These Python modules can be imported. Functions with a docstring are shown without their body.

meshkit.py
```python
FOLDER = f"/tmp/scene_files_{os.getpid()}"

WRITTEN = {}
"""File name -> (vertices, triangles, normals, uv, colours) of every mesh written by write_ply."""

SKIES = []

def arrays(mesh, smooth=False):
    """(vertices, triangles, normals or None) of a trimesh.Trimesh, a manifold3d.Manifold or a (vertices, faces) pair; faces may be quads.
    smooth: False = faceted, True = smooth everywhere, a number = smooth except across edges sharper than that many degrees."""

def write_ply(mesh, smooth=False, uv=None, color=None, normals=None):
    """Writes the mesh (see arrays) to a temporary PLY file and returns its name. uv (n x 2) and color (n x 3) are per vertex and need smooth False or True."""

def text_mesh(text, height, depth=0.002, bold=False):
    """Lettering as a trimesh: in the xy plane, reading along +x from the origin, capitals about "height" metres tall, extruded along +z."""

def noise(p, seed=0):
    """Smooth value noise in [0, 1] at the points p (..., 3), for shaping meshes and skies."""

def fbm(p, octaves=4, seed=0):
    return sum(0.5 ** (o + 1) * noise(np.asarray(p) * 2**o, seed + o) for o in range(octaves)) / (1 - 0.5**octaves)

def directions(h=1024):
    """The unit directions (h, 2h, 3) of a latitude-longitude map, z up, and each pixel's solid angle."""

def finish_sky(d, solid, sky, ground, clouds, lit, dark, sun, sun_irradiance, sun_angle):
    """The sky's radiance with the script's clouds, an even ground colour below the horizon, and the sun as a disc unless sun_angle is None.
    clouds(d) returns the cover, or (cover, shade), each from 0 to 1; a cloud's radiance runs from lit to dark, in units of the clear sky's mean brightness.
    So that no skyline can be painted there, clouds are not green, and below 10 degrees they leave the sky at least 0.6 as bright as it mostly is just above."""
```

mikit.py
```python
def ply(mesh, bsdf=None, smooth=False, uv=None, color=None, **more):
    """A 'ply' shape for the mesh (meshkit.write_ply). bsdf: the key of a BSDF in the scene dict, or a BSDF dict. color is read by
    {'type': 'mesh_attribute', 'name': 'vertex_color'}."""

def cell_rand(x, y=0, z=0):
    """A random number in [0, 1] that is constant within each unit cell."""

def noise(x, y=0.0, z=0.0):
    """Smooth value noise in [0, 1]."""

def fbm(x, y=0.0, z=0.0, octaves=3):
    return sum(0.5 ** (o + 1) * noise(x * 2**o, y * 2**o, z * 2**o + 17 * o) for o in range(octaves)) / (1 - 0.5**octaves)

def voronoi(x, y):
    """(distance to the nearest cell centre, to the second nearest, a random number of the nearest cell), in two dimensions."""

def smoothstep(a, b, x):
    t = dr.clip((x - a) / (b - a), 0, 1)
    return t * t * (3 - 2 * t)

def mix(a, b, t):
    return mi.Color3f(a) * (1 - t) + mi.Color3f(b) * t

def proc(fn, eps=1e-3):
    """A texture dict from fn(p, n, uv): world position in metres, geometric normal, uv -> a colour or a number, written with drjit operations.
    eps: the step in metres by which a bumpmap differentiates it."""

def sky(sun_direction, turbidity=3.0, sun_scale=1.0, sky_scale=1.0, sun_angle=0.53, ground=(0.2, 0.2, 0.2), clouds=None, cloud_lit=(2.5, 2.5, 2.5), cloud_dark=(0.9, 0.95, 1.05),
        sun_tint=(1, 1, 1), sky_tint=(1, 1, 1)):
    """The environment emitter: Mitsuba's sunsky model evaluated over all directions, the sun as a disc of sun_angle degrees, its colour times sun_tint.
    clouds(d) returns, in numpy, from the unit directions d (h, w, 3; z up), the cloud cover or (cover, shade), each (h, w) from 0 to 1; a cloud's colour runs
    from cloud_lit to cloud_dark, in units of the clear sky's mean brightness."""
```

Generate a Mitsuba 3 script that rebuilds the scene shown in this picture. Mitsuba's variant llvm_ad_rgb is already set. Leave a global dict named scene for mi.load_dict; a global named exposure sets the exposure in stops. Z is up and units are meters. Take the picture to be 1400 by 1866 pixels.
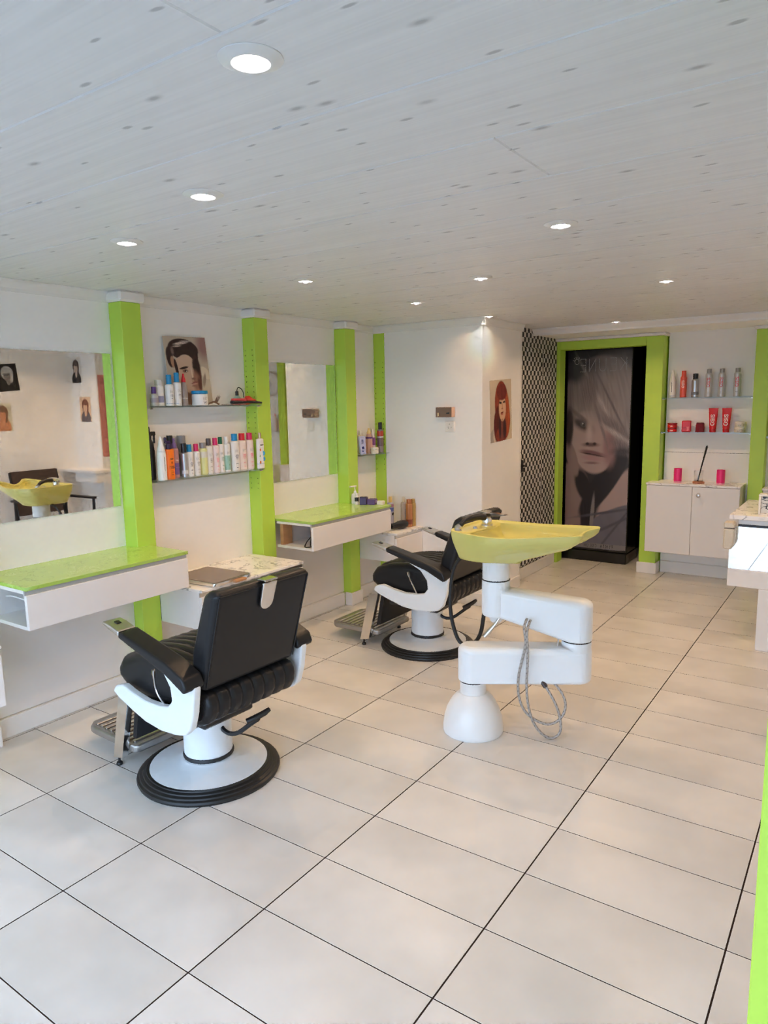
import math, random
import numpy as np, trimesh, drjit as dr, mitsuba as mi, mikit, meshkit, shapely
from shapely.geometry import Polygon
from mikit import noise, fbm, smoothstep, mix, cell_rand, voronoi
T4 = mi.ScalarTransform4f
random.seed(7)
PI = math.pi
scene, labels, used = {}, {}, set()

# ------------------------------------------------------------------ camera, sky, exposure
exposure = 0.0
W, H, F = 1400, 1866, 1292.5
CAM = np.array([2.03934, -1.39529, 1.52939])
YAW, PITCH, ROLL = -0.60520618, -0.153385556, -0.0179917952
_f = np.array([math.sin(YAW) * math.cos(PITCH), math.cos(YAW) * math.cos(PITCH), math.sin(PITCH)])
_r = np.array([math.cos(YAW), -math.sin(YAW), 0.0])
_u = np.cross(_r, _f)
_up = -math.sin(ROLL) * _r + math.cos(ROLL) * _u
scene['camera'] = {'type': 'perspective', 'fov_axis': 'x', 'fov': math.degrees(2 * math.atan(W / 2 / F)), 'near_clip': 0.01, 'far_clip': 100.0,
                   'to_world': T4().look_at(origin=CAM.tolist(), target=(CAM + _f).tolist(), up=_up.tolist())}
scene['sky'] = mikit.sky((0.2, -0.55, 0.8), turbidity=4.0, sun_scale=0.0, sky_scale=33.0, ground=(0.32, 0.32, 0.33),
                         clouds=lambda d: (np.full(d.shape[:2], 0.92), np.clip(meshkit.fbm(d * 3.0) * 0.8, 0, 1)), cloud_lit=(0.76, 1.05, 1.44), cloud_dark=(0.60, 0.83, 1.14))
SPOT = np.array([1.0, 0.65, 0.38]) * 1.5      # each ceiling lamp's beam
BULB = [46.0, 39.0, 30.0]                      # its glowing face


def S(r, g, b):
    return [((c / 255) / 12.92 if c <= 10 else ((c / 255 + 0.055) / 1.055) ** 2.4) for c in (r, g, b)]


# ------------------------------------------------------------------ materials
def rgb(c):
    return {'type': 'rgb', 'value': list(c)}


def mat(key, color, rough=0.5, metal=0.0, spec=0.5, **kw):
    c = color if isinstance(color, dict) else rgb(color)
    scene['mat_' + key] = {'type': 'twosided', 'bsdf': {'type': 'principled', 'base_color': c, 'roughness': rough, 'metallic': metal, 'specular': spec, **kw}}
    return 'mat_' + key


def plain(key, color):
    scene['mat_' + key] = {'type': 'twosided', 'bsdf': {'type': 'diffuse', 'reflectance': color if isinstance(color, dict) else rgb(color)}}
    return 'mat_' + key


def wall_tex(p, n, uv):
    k = noise(p.x * 60, p.y * 60, p.z * 60) * 0.018 + fbm(p.x * 1.3, p.y * 1.3, p.z * 1.3) * 0.03
    return mi.Color3f(0.835, 0.81, 0.78) * (0.975 + k)


def tile_tex(p, n, uv):
    i, j = dr.floor(p.x / 0.6), dr.floor(p.y / 0.295)
    r = cell_rand(i, j, 3)
    a = fbm(p.x * 3.1 + r * 37, p.y * 3.1 + r * 11, r * 5, 4)
    b = fbm(p.x * 11 + 5, p.y * 11 + r * 9, 2.0, 2)
    k = 0.93 + (a - 0.5) * 0.16 + (b - 0.5) * 0.05 + (r - 0.5) * 0.03
    return mix((0.63, 0.605, 0.565), (0.69, 0.665, 0.625), smoothstep(0.35, 0.65, a)) * k


def plank_tex(p, n, uv):
    row = dr.floor((p.y + 0.519) / 0.341)
    yy = p.y * 1.0
    g = noise(p.x * 2.2 + row * 9, yy * 70 + 3 * noise(p.x * 1.5, yy * 4), row) * 0.55 + noise(p.x * 6, yy * 240, row + 4) * 0.45
    warp = 0.03 * (noise(p.x * 5, yy * 9, 1.0) - 0.5)
    cx, cy = p.x * 4.2 + row * 3.3, (yy + warp) * 12.5
    d1, d2, rr = voronoi(cx, cy)
    size = 0.045 + 0.05 * rr
    knot = smoothstep(size, size * 0.4, d1) * smoothstep(0.52, 0.56, rr)
    d3, d4, r3 = voronoi(p.x * 3.1 + 7.7, yy * 7.3 + row)
    big = smoothstep(0.10, 0.03, d3) * smoothstep(0.70, 0.74, r3)
    core = smoothstep(0.05, 0.02, d3) * smoothstep(0.70, 0.74, r3)
    k = 0.615 + (g - 0.5) * 0.07 - 0.22 * knot - 0.15 * big - 0.08 * core
    return mi.Color3f(1.0, 0.99, 0.975) * k


def vein(p, s, shift=0.0):
    w1 = fbm(p.x * 5 * s + shift, p.y * 5 * s, p.z * 5 * s + 3, 4)
    w2 = fbm(p.x * 9 * s + 31, p.y * 9 * s + 5 + shift, p.z * 9 * s, 3)
    q = p.x * 6 * s + p.y * 10 * s + p.z * 6 * s + 7 * w1
    a = dr.abs(noise(q * 0.9, w2 * 6, 1.5 + shift) - 0.5)
    b = dr.abs(noise(q * 1.9 + 9, w1 * 9, 7.5) - 0.5)
    return smoothstep(0.07, 0.0, a) * smoothstep(0.42, 0.6, w2), smoothstep(0.06, 0.0, b) * smoothstep(0.5, 0.65, w1)


def marble_tex(p, n, uv):
    a, b = vein(p, 1.5)
    c = mix((0.80, 0.77, 0.74), (0.30, 0.29, 0.30), dr.clip(a * 0.9, 0, 1))
    return mix(c, (0.22, 0.20, 0.20), dr.clip(b * 0.75, 0, 1))


def green_tex(p, n, uv):
    a, b = vein(p, 2.6, 4.0)
    c = mix((0.37, 0.54, 0.10), (0.27, 0.43, 0.07), dr.clip(a * 0.8, 0, 1))
    return mix(c, (0.52, 0.66, 0.24), dr.clip(b * 0.6, 0, 1))


def checker_tex(p, n, uv):
    s = 0.0385
    k = dr.floor(p.y / s + 1000) + dr.floor(p.z / s + 1000)
    odd = k - 2 * dr.floor(k / 2)
    return dr.select(odd > 0.5, mi.Color3f(0.012, 0.011, 0.011), mi.Color3f(0.62, 0.58, 0.55))


def wood_tex(p, n, uv):
    g = noise(p.x * 30, p.y * 30, p.z * 160) * 0.6 + noise(p.x * 8, p.y * 8, p.z * 40) * 0.4
    return mix((0.36, 0.17, 0.075), (0.50, 0.27, 0.13), g)


WALL = mat('wall_white', mikit.proc(wall_tex), 0.55, spec=0.3)
TILE = mat('floor_tile', mikit.proc(tile_tex), 0.30, spec=0.42)
GROUT = plain('grout', S(50, 41, 36))
PLANK = mat('ceiling_plank', mikit.proc(plank_tex), 0.45, spec=0.3)
DARKGAP = plain('plank_back', S(214, 210, 205))
MARBLE = mat('marble', mikit.proc(marble_tex), 0.28)
GREENSTONE = mat('green_stone', mikit.proc(green_tex), 0.13, spec=0.55)
CHECKER = mat('checker_paper', mikit.proc(checker_tex), 0.5, spec=0.3)
WOOD = mat('raw_wood', mikit.proc(wood_tex), 0.6)
LIME = mat('lime_paint', (0.445, 0.655, 0.072), 0.42, spec=0.4)
TRIM = mat('trim_white', (0.76, 0.735, 0.70), 0.4, spec=0.4)
LAMINATE = mat('laminate_white', (0.74, 0.705, 0.675), 0.42, spec=0.4)
SHADE = mat('laminate_grey', (0.42, 0.40, 0.385), 0.5)
ENAMEL = mat('white_enamel', (0.72, 0.745, 0.76), 0.22, spec=0.55, clearcoat=0.3)
ENAMEL2 = mat('aged_enamel', (0.70, 0.695, 0.68), 0.3, spec=0.5)
LEATHER = mat('black_leather', (0.012, 0.012, 0.013), 0.34, spec=0.28)
RUBBER = mat('black_rubber', (0.014, 0.014, 0.014), 0.38, spec=0.35)
BLACKP = mat('black_plastic', (0.010, 0.010, 0.011), 0.3)
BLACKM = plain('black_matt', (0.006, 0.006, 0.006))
GLOSSBLACK = mat('gloss_black', (0.008, 0.008, 0.009), 0.08)
CHROME = mat('chrome', (0.80, 0.78, 0.76), 0.09, 1.0)
STEEL = mat('brushed_steel', (0.62, 0.59, 0.56), 0.28, 1.0)
ALU = mat('cast_aluminium', (0.40, 0.385, 0.37), 0.36, 0.85)
BASIN = mat('yellow_ceramic', (0.52, 0.475, 0.135), 0.09, spec=0.6, clearcoat=0.6)
BEIGE = mat('beige_plastic', (0.56, 0.49, 0.38), 0.35)
scene['mat_mirror'] = {'type': 'twosided', 'bsdf': {'type': 'conductor', 'material': 'none', 'specular_reflectance': rgb((0.86, 0.88, 0.86))}}
MIRROR = 'mat_mirror'
scene['mat_shelf_glass'] = {'type': 'dielectric', 'int_ior': 1.5, 'specular_transmittance': rgb((0.90, 0.96, 0.93))}
SHELFGLASS = 'mat_shelf_glass'
scene['mat_clear_glass'] = {'type': 'thindielectric', 'int_ior': 1.5}
CLEAR = 'mat_clear_glass'
_pl = {}


def plast(r, g, b, rough=0.32, metal=0.0):
    k = 'plastic_%d_%d_%d_%d' % (r, g, b, int(rough * 100 + metal * 1000))
    if k not in _pl:
        _pl[k] = mat(k, S(r, g, b), rough, metal)
    return _pl[k]


# ------------------------------------------------------------------ naming
def fresh(key):
    k, i = key, 0
    while k in used:
        i += 1
        k = '%s_%03d' % (key, i)
    used.add(k)
    return k


def thing(name, label, cat, group=None):
    k = fresh(name)
    labels[k] = {'label': label, 'category': cat}
    if group:
        labels[k]['group'] = group
    return k


def struct(name):
    k = fresh(name)
    labels[k] = {'kind': 'structure'}
    return k


def put(k, mesh, bsdf, smooth=30, M=None, **more):
    d = dict(mesh) if isinstance(mesh, dict) else mikit.ply(mesh, bsdf, smooth, **more)
    if isinstance(mesh, dict) and bsdf:
        d['bsdf'] = {'type': 'ref', 'id': bsdf}
    if M is not None:
        d['to_world'] = M
    scene[k] = d
    return k


def part(parent, name, mesh, bsdf, smooth=30, M=None, label=None, kind=None, **more):
    k = put(fresh(parent + '__' + name), mesh, bsdf, smooth, M, **more)
    if label or kind:
        labels[k] = {a: b for a, b in (('label', label), ('kind', kind)) if b}
    return k


def solo(name, label, cat, mesh, bsdf, smooth=30, M=None, group=None, **more):
    return put(thing(name, label, cat, group), mesh, bsdf, smooth, M, **more)


# ------------------------------------------------------------------ shapes
def hull(pts):
    return trimesh.convex.convex_hull(np.asarray(pts, float))


def box(x0, x1, y0, y1, z0, z1, b=0.002):
    c, h = np.array([(x0 + x1) / 2, (y0 + y1) / 2, (z0 + z1) / 2]), np.array([abs(x1 - x0), abs(y1 - y0), abs(z1 - z0)]) / 2
    if b <= 0:
        return trimesh.creation.box(2 * h, trimesh.transformations.translation_matrix(c))
    b = min(b, h.min() * 0.6)
    pts = []
    for s in np.ndindex(2, 2, 2):
        s = np.array(s) * 2 - 1
        for k in range(3):
            q = h - b
            q[k] = h[k]
            pts.append(c + s * q)
    return hull(pts)


def cat(*ms):
    return trimesh.util.concatenate([m for m in ms])


def lathe(profile, n=40, cx=0, cy=0, cz=0):
    m = trimesh.creation.revolve(np.array(profile, float), sections=n)
    m.apply_translation((cx, cy, cz))
    return m


def smooth_path(pts, n=60, closed=False):
    from scipy.interpolate import CubicSpline
    p = np.array(pts, float)
    if closed:
        p = np.vstack([p, p[:1]])
    d = np.r_[0, np.cumsum(np.linalg.norm(np.diff(p, axis=0), axis=1))]
    cs = CubicSpline(d, p, bc_type='periodic' if closed else 'natural')
    t = np.linspace(0, d[-1], n + 1 if closed else n)
    q = cs(t)
    return q[:-1] if closed else q


def tube(pts, r, sides=10, caps=True):
    p = np.array(pts, float)
    n = len(p)
    r = np.broadcast_to(np.asarray(r, float), (n,))
    t = np.gradient(p, axis=0)
    t /= np.linalg.norm(t, axis=1, keepdims=True)
    a = np.cross(t[0], [0, 0, 1.0] if abs(t[0][2]) < 0.9 else [1.0, 0, 0])
    A = []
    for k in range(n):
        a = a - t[k] * (a @ t[k])
        a = a / np.linalg.norm(a)
        A.append(a)
    A = np.array(A)
    B = np.cross(t, A)
    ang = np.arange(sides) * 2 * PI / sides
    v = p[:, None] + r[:, None, None] * (np.cos(ang)[None, :, None] * A[:, None] + np.sin(ang)[None, :, None] * B[:, None])
    return stitch(list(v), caps)


def stitch(rings, caps=True):
    """Rings of equal point count joined in order; caps close the first and last with fans."""
    m = len(rings[0])
    v = np.vstack(rings)
    f = []
    for k in range(len(rings) - 1):
        a, b = k * m, (k + 1) * m
        i = np.arange(m)
        j = (i + 1) % m
        f.append(np.stack([a + i, a + j, b + j], 1))
        f.append(np.stack([a + i, b + j, b + i], 1))
    if caps:
        v = np.vstack([v, rings[0].mean(0), rings[-1].mean(0)])
        i = np.arange(m)
        j = (i + 1) % m
        e = (len(rings) - 1) * m
        f.append(np.stack([j, i, i * 0 + len(v) - 2], 1))
        f.append(np.stack([e + i, e + j, i * 0 + len(v) - 1], 1))
    mesh = trimesh.Trimesh(v, np.vstack(f), process=False)
    if mesh.is_watertight and mesh.volume < 0:
        mesh.invert()
    return mesh


def resample(poly, n):
    xy = np.array(poly.exterior.coords)
    if not poly.exterior.is_ccw:
        xy = xy[::-1]
    d = np.r_[0, np.cumsum(np.linalg.norm(np.diff(xy, axis=0), axis=1))]
    t = np.linspace(0, d[-1], n, endpoint=False)
    return np.stack([np.interp(t, d, xy[:, 0]), np.interp(t, d, xy[:, 1])], 1)


def rounded(pts, r, n=48):
    p = Polygon(pts)
    p = p.buffer(-r, quad_segs=8).buffer(2 * r, quad_segs=8).buffer(-r, quad_segs=8)
    return resample(p, n)


def pillow(P, l0, l1, bev, steps=4, scale=None, mid=1):
    """A closed outline P (n x 2, counter-clockwise) in local (x, z), swept along local y from l0 to l1 with rounded rims."""
    P = np.asarray(P, float)
    e = np.roll(P, -1, 0) - np.roll(P, 1, 0)
    nrm = np.stack([e[:, 1], -e[:, 0]], 1)
    nrm /= np.linalg.norm(nrm, axis=1, keepdims=True) + 1e-12
    sec = []
    for k in range(steps + 1):
        a = k / steps * PI / 2
        sec.append((l0 + bev * (1 - math.sin(a)), bev * (1 - math.cos(PI / 2 - a)) if False else bev * (1 - math.sin(a))))
    lay = []
    for k in range(steps + 1):
        a = k / steps * PI / 2
        lay.append((l0 + bev * (1 - math.cos(a)), bev * (1 - math.sin(a))))
    for k in range(1, mid):
        lay.append((l0 + bev + (l1 - l0 - 2 * bev) * k / mid, 0.0))
    for k in range(steps + 1):
        a = (steps - k) / steps * PI / 2
        lay.append((l1 - bev * (1 - math.cos(a)), bev * (1 - math.sin(a))))
    c = P.mean(0)
    rings = []
    for y, ins in lay:
        q = P - nrm * ins
        if scale is not None:
            q = c + (q - c) * scale(y)
        rings.append(np.stack([q[:, 0], np.full(len(q), y), q[:, 1]], 1))
    m = stitch(rings, caps=False)
    v2, f2 = trimesh.creation.triangulate_polygon(Polygon(np.stack([rings[0][:, 0], rings[0][:, 2]], 1)), engine='earcut')
    caps = []
    for ring in (rings[0], rings[-1]):
        cap = trimesh.Trimesh(np.stack([v2[:, 0], np.full(len(v2), ring[0, 1]), v2[:, 1]], 1), f2, process=False)
        if ring is rings[-1] and scale is not None:
            pass
        caps.append(cap)
    if caps[0].face_normals[0][1] > 0:
        caps[0].invert()
    if caps[1].face_normals[0][1] < 0:
        caps[1].invert()
    out = trimesh.util.concatenate([m] + caps)
    out.merge_vertices()
    if out.is_watertight and out.volume < 0:
        out.invert()
    else:
        trimesh.repair.fix_normals(out)
    return out


def slab(P, z0, z1, b):
    m = pillow(P, z0, z1, b)
    v = m.vertices[:, [0, 2, 1]]
    o = trimesh.Trimesh(v, m.faces[:, ::-1], process=False)
    return o


def text(s, h, depth=0.0006, bold=True):
    m = meshkit.text_mesh(s, h, depth, bold)
    m.apply_translation([-m.bounds[:, 0].mean(), -m.bounds[:, 1].mean(), 0])
    return m


def place_text(m, pos, face='-y', turn=0.0, mirror=False, bend=None):
    """Lettering centred at pos, facing -y or +x; turn in degrees counter-clockwise; bend: radius of the cylinder it lies on."""
    v = m.vertices.copy()
    if mirror:
        v[:, 0] *= -1
    a = math.radians(turn)
    x, y, z = v[:, 0] * math.cos(a) - v[:, 1] * math.sin(a), v[:, 0] * math.sin(a) + v[:, 1] * math.cos(a), v[:, 2]
    if bend:
        th = x / bend
        x, z = (bend + z) * np.sin(th), (bend + z) * np.cos(th)
    if face == '-y':
        w = np.stack([x, -z, y], 1)
    else:
        w = np.stack([z, x, y], 1)
    o = trimesh.Trimesh(w + np.array(pos), m.faces.copy(), process=False)
    if mirror:
        o.invert()
    return o


def Rz(deg, x=0, y=0, z=0):
    return T4().translate([x, y, z]).rotate([0, 0, 1], deg)


# ------------------------------------------------------------------ the room
XW, XM, YB, CEIL = -1.263, -1.16, 3.27, 2.115       # left wall, pillar fronts, jutting corner wall, ceiling
XR, YF, YBLK = 2.5, -1.95, 3.02
TX, TY = 0.6, 0.295
floor = struct('floor')
put(floor, box(-1.30, 2.56, YF - 0.4, 6.2, -0.06, -0.0007, 0), GROUT, False)
tile_ply = {}
X0, X1, Y0, Y1 = -1.262, 2.53, YF - 0.2, 6.1
for i in range(-3, 6):
    for j in range(-9, 22):
        a0, a1, b0, b1 = i * TX, (i + 1) * TX, j * TY, (j + 1) * TY
        a0, a1, b0, b1 = max(a0, X0), min(a1, X1), max(b0, Y0), min(b1, Y1)
        if a1 - a0 < 0.02 or b1 - b0 < 0.02 or (a1 < -0.45 and b0 > YB + 0.05) or (b0 > YBLK + 0.1 and a0 > 2.1):
            continue
        k = (round(a1 - a0, 3), round(b1 - b0, 3))
        if k not in tile_ply:
            w, h = k[0] / 2 - 0.0024, k[1] / 2 - 0.0017
            m = hull([(sx * (w - c), sy * (h - c), z) for sx in (-1, 1) for sy in (-1, 1) for c, z in ((0, -0.0006), (0, -0.0004), (0.0005, 0.0))])
            tile_ply[k] = mikit.ply(m, TILE, False)
        part(floor, 'tile', tile_ply[k], None, M=T4().translate([(a0 + a1) / 2, (b0 + b1) / 2, 0]))

ceiling = struct('ceiling')
put(ceiling, box(-1.35, 2.60, YF - 0.1, 5.3, CEIL + 0.018, CEIL + 0.05, 0), DARKGAP, False)
pl_ply = {}


def plank(a0, a1, b0, b1):
    k = (round(a1 - a0, 3), round(b1 - b0, 3))
    if k not in pl_ply:
        w, h = k[0] / 2 - 0.0003, k[1] / 2 - 0.0003
        m = hull([(sx * (w - c), sy * (h - c), z) for sx in (-1, 1) for sy in (-1, 1) for c, z in ((0, 0.016), (0, 0.0032), (0.0032, 0.0))])
        pl_ply[k] = mikit.ply(m, PLANK, False)
    part(ceiling, 'plank', pl_ply[k], None, M=T4().translate([(a0 + a1) / 2, (b0 + b1) / 2, CEIL]))


for r in range(-5, 18):
    b0, b1 = -0.519 + 0.341 * r, -0.519 + 0.341 * (r + 1)
    b0, b1 = max(b0, YF), min(b1, 5.2)
    if b1 - b0 < 0.03:
        continue
    cuts = [-1.30] + ([1.282] if r == 2 else [1.137] if r == -1 else []) + [2.55]
    for c0, c1 in zip(cuts[:-1], cuts[1:]):
        plank(c0, c1, b0, b1)

wl = struct('wall_left')
put(wl, box(XW - 0.1, XW, YF, 5.3, 0, CEIL + 0.015, 0), WALL, False)
for y0, y1 in ((-0.9, -0.01), (0.10, 0.912), (1.033, 1.854), (1.975, 2.775), (2.895, YB)):
    part(wl, 'lower_panel', box(XW - 0.001, -1.230, y0 + 0.001, y1 - 0.001, 0.10, 0.545 if y0 in (1.033, 2.895) or y0 < 0 else 0.7695, 0.001), LAMINATE)
bb = struct('baseboard_left')
segs = []
for y0, y1 in ((-0.9, -0.01), (0.10, 0.912), (1.033, 1.854), (1.975, 2.775), (2.895, YB)):
    part(bb, 'board', box(XW + 0.0005, -1.213, y0 + 0.012, y1 - 0.012, 0.0005, 0.098, 0.004), TRIM)


def cornice(name, pts):
    """A small moulding that follows pts (x, y, nx, ny: the side it stands out to), under the ceiling."""
    prof = [(0.0, -0.055), (0.010, -0.055), (0.012, -0.040), (0.020, -0.030), (0.030, -0.018), (0.034, -0.010), (0.034, -0.0005), (0.0, -0.0005)]
    k = struct(name)
    first = True
    for (x0, y0, x1, y1, nx, ny, d) in pts:
        L = math.hypot(x1 - x0, y1 - y0)
        tx, ty = (x1 - x0) / L, (y1 - y0) / L
        v = []
        for s in (0, L):
            for a, b in prof:
                v.append((x0 + tx * s + nx * a * d, y0 + ty * s + ny * a * d, CEIL + b))
        n = len(prof)
        m = stitch([np.array(v[:n]), np.array(v[n:])])
        trimesh.repair.fix_normals(m)
        if first:
            put(k, m, TRIM, 20)
            first = False
        else:
            part(k, 'length', m, TRIM, 20)


PILL = [(-0.01, 0.10), (0.912, 1.033), (1.854, 1.975), (2.775, 2.895)]
cornice('trim_1', [(XW, a, XW, b, 1, 0, 0.6) for a, b in ((-0.9, -0.012), (0.102, 0.910), (1.035, 1.852), (1.977, 2.773), (2.897, YB))])

# the corner block that juts out at the end of the left wall, and the checkered wall behind it
wc = struct('wall_corner')
put(wc, box(XM + 0.0, -0.31, YB, 3.945, 0, CEIL, 0.004), WALL)
part(wc, 'edge_strip', box(-0.335, -0.309, 3.93, 3.965, 0, 2.06, 0.003), TRIM)
bc = struct('baseboard_corner')
put(bc, box(XM + 0.35, -0.295, YB - 0.014, YB - 0.0005, 0.0005, 0.098, 0.004), TRIM)
part(bc, 'board', box(-0.3095, -0.295, YB - 0.013, 3.945, 0.0005, 0.098, 0.004), TRIM)
cornice('trim_2', [(XM - 0.1, YB, -0.28, YB, 0, -1, 0.8), (-0.31, YB - 0.027, -0.31, 3.96, 1, 0, 0.8)])
wk = struct('wall_checkered')
put(wk, box(-0.62, -0.395, 3.946, 5.0, 0, CEIL, 0), CHECKER, False)
door = struct('door_1')
put(door, box(-0.3945, -0.388, 4.02, 4.60, 0.105, 1.955, 0.003), CHECKER)
part(door, 'handle', cat(box(-0.3878, -0.378, 4.125, 4.175, 0.93, 1.03, 0.004), box(-0.378, -0.351, 4.14, 4.16, 0.975, 0.99, 0.004)), BLACKP)
bk = struct('baseboard_checkered')
put(bk, box(-0.3945, -0.376, 3.967, 4.915, 0.0005, 0.098, 0.004), TRIM)

# lowered soffit over the rear bays, with its moulding
sf = struct('trim_3')
put(sf, box(-0.394, 2.05, 4.40, 5.3, 2.068, CEIL - 0.001, 0.002), WALL)
cornice('trim_4', [(-0.394, 4.40, 2.05, 4.40, 0, -1, 1.3)])
# rear wall of the bays
wb = struct('wall_back')
put(wb, box(0.548, 2.05, 5.06, 5.2, 0, 2.068, 0), WALL, False)
part(wb, 'seam_batten', box(0.55, 1.225, 5.0575, 5.0595, 1.060, 1.064, 0.0005), SHADE)
bb2 = struct('baseboard_back')
put(bb2, box(0.55, 1.225, 5.042, 5.0595, 0.0005, 0.105, 0.004), TRIM)
part(bb2, 'board', box(1.335, 2.05, 5.042, 5.0595, 0.0005, 0.105, 0.004), TRIM)
# dark back room seen through the doorway
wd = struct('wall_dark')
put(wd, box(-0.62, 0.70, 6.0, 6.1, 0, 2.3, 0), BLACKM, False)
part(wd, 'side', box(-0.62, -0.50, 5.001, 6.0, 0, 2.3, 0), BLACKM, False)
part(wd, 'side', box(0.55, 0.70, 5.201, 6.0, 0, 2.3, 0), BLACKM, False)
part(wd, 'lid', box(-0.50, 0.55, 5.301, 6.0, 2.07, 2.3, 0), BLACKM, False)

# right-hand side of the shop (seen in the mirrors) and the open shop front behind the camera
wr = struct('wall_right')
put(wr, box(XR, XR + 0.1, YF, YBLK, 0, CEIL + 0.015, 0), WALL, False)
wj = struct('wall_jutting')
put(wj, box(2.065, XR + 0.1, YBLK, 5.3, 0, CEIL + 0.0, 0.004), WALL)
cornice('trim_5', [(XR, YF, XR, YBLK, -1, 0, 0.8), (2.04, YBLK, XR, YBLK, 0, -1, 0.8)])
wf = struct('wall_front')
put(wf, cat(box(XW, -1.05, YF - 0.1, YF, 0, CEIL, 0), box(2.38, XR, YF - 0.1, YF, 0, CEIL, 0), box(-1.05, 2.38, YF - 0.1, YF, 2.03, CEIL, 0)), WALL, False)
wn = struct('window_1')
put(wn, cat(box(-1.05, -1.0, YF - 0.07, YF - 0.02, 0.0, 2.03, 0.004), box(2.33, 2.38, YF - 0.07, YF - 0.02, 0.0, 2.03, 0.004), box(-1.0, 2.33, YF - 0.07, YF - 0.02, 1.98, 2.03, 0.004),
            box(0.55, 0.60, YF - 0.07, YF - 0.02, 0.0, 1.98, 0.004)), ALU)

# ------------------------------------------------------------------ lime pillars
HOLE = lathe([(0, 0), (0.0032, 0), (0.0032, 0.0006), (0, 0.0006)], 8)


def holes(y, x_list, zs):
    out = []
    for x in x_list:
        for z in zs:
            m = HOLE.copy()
            m.apply_transform(trimesh.transformations.rotation_matrix(PI / 2, [1, 0, 0]))
            m.apply_translation((x, y, z))
            out.append(m)
    return cat(*out)


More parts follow.
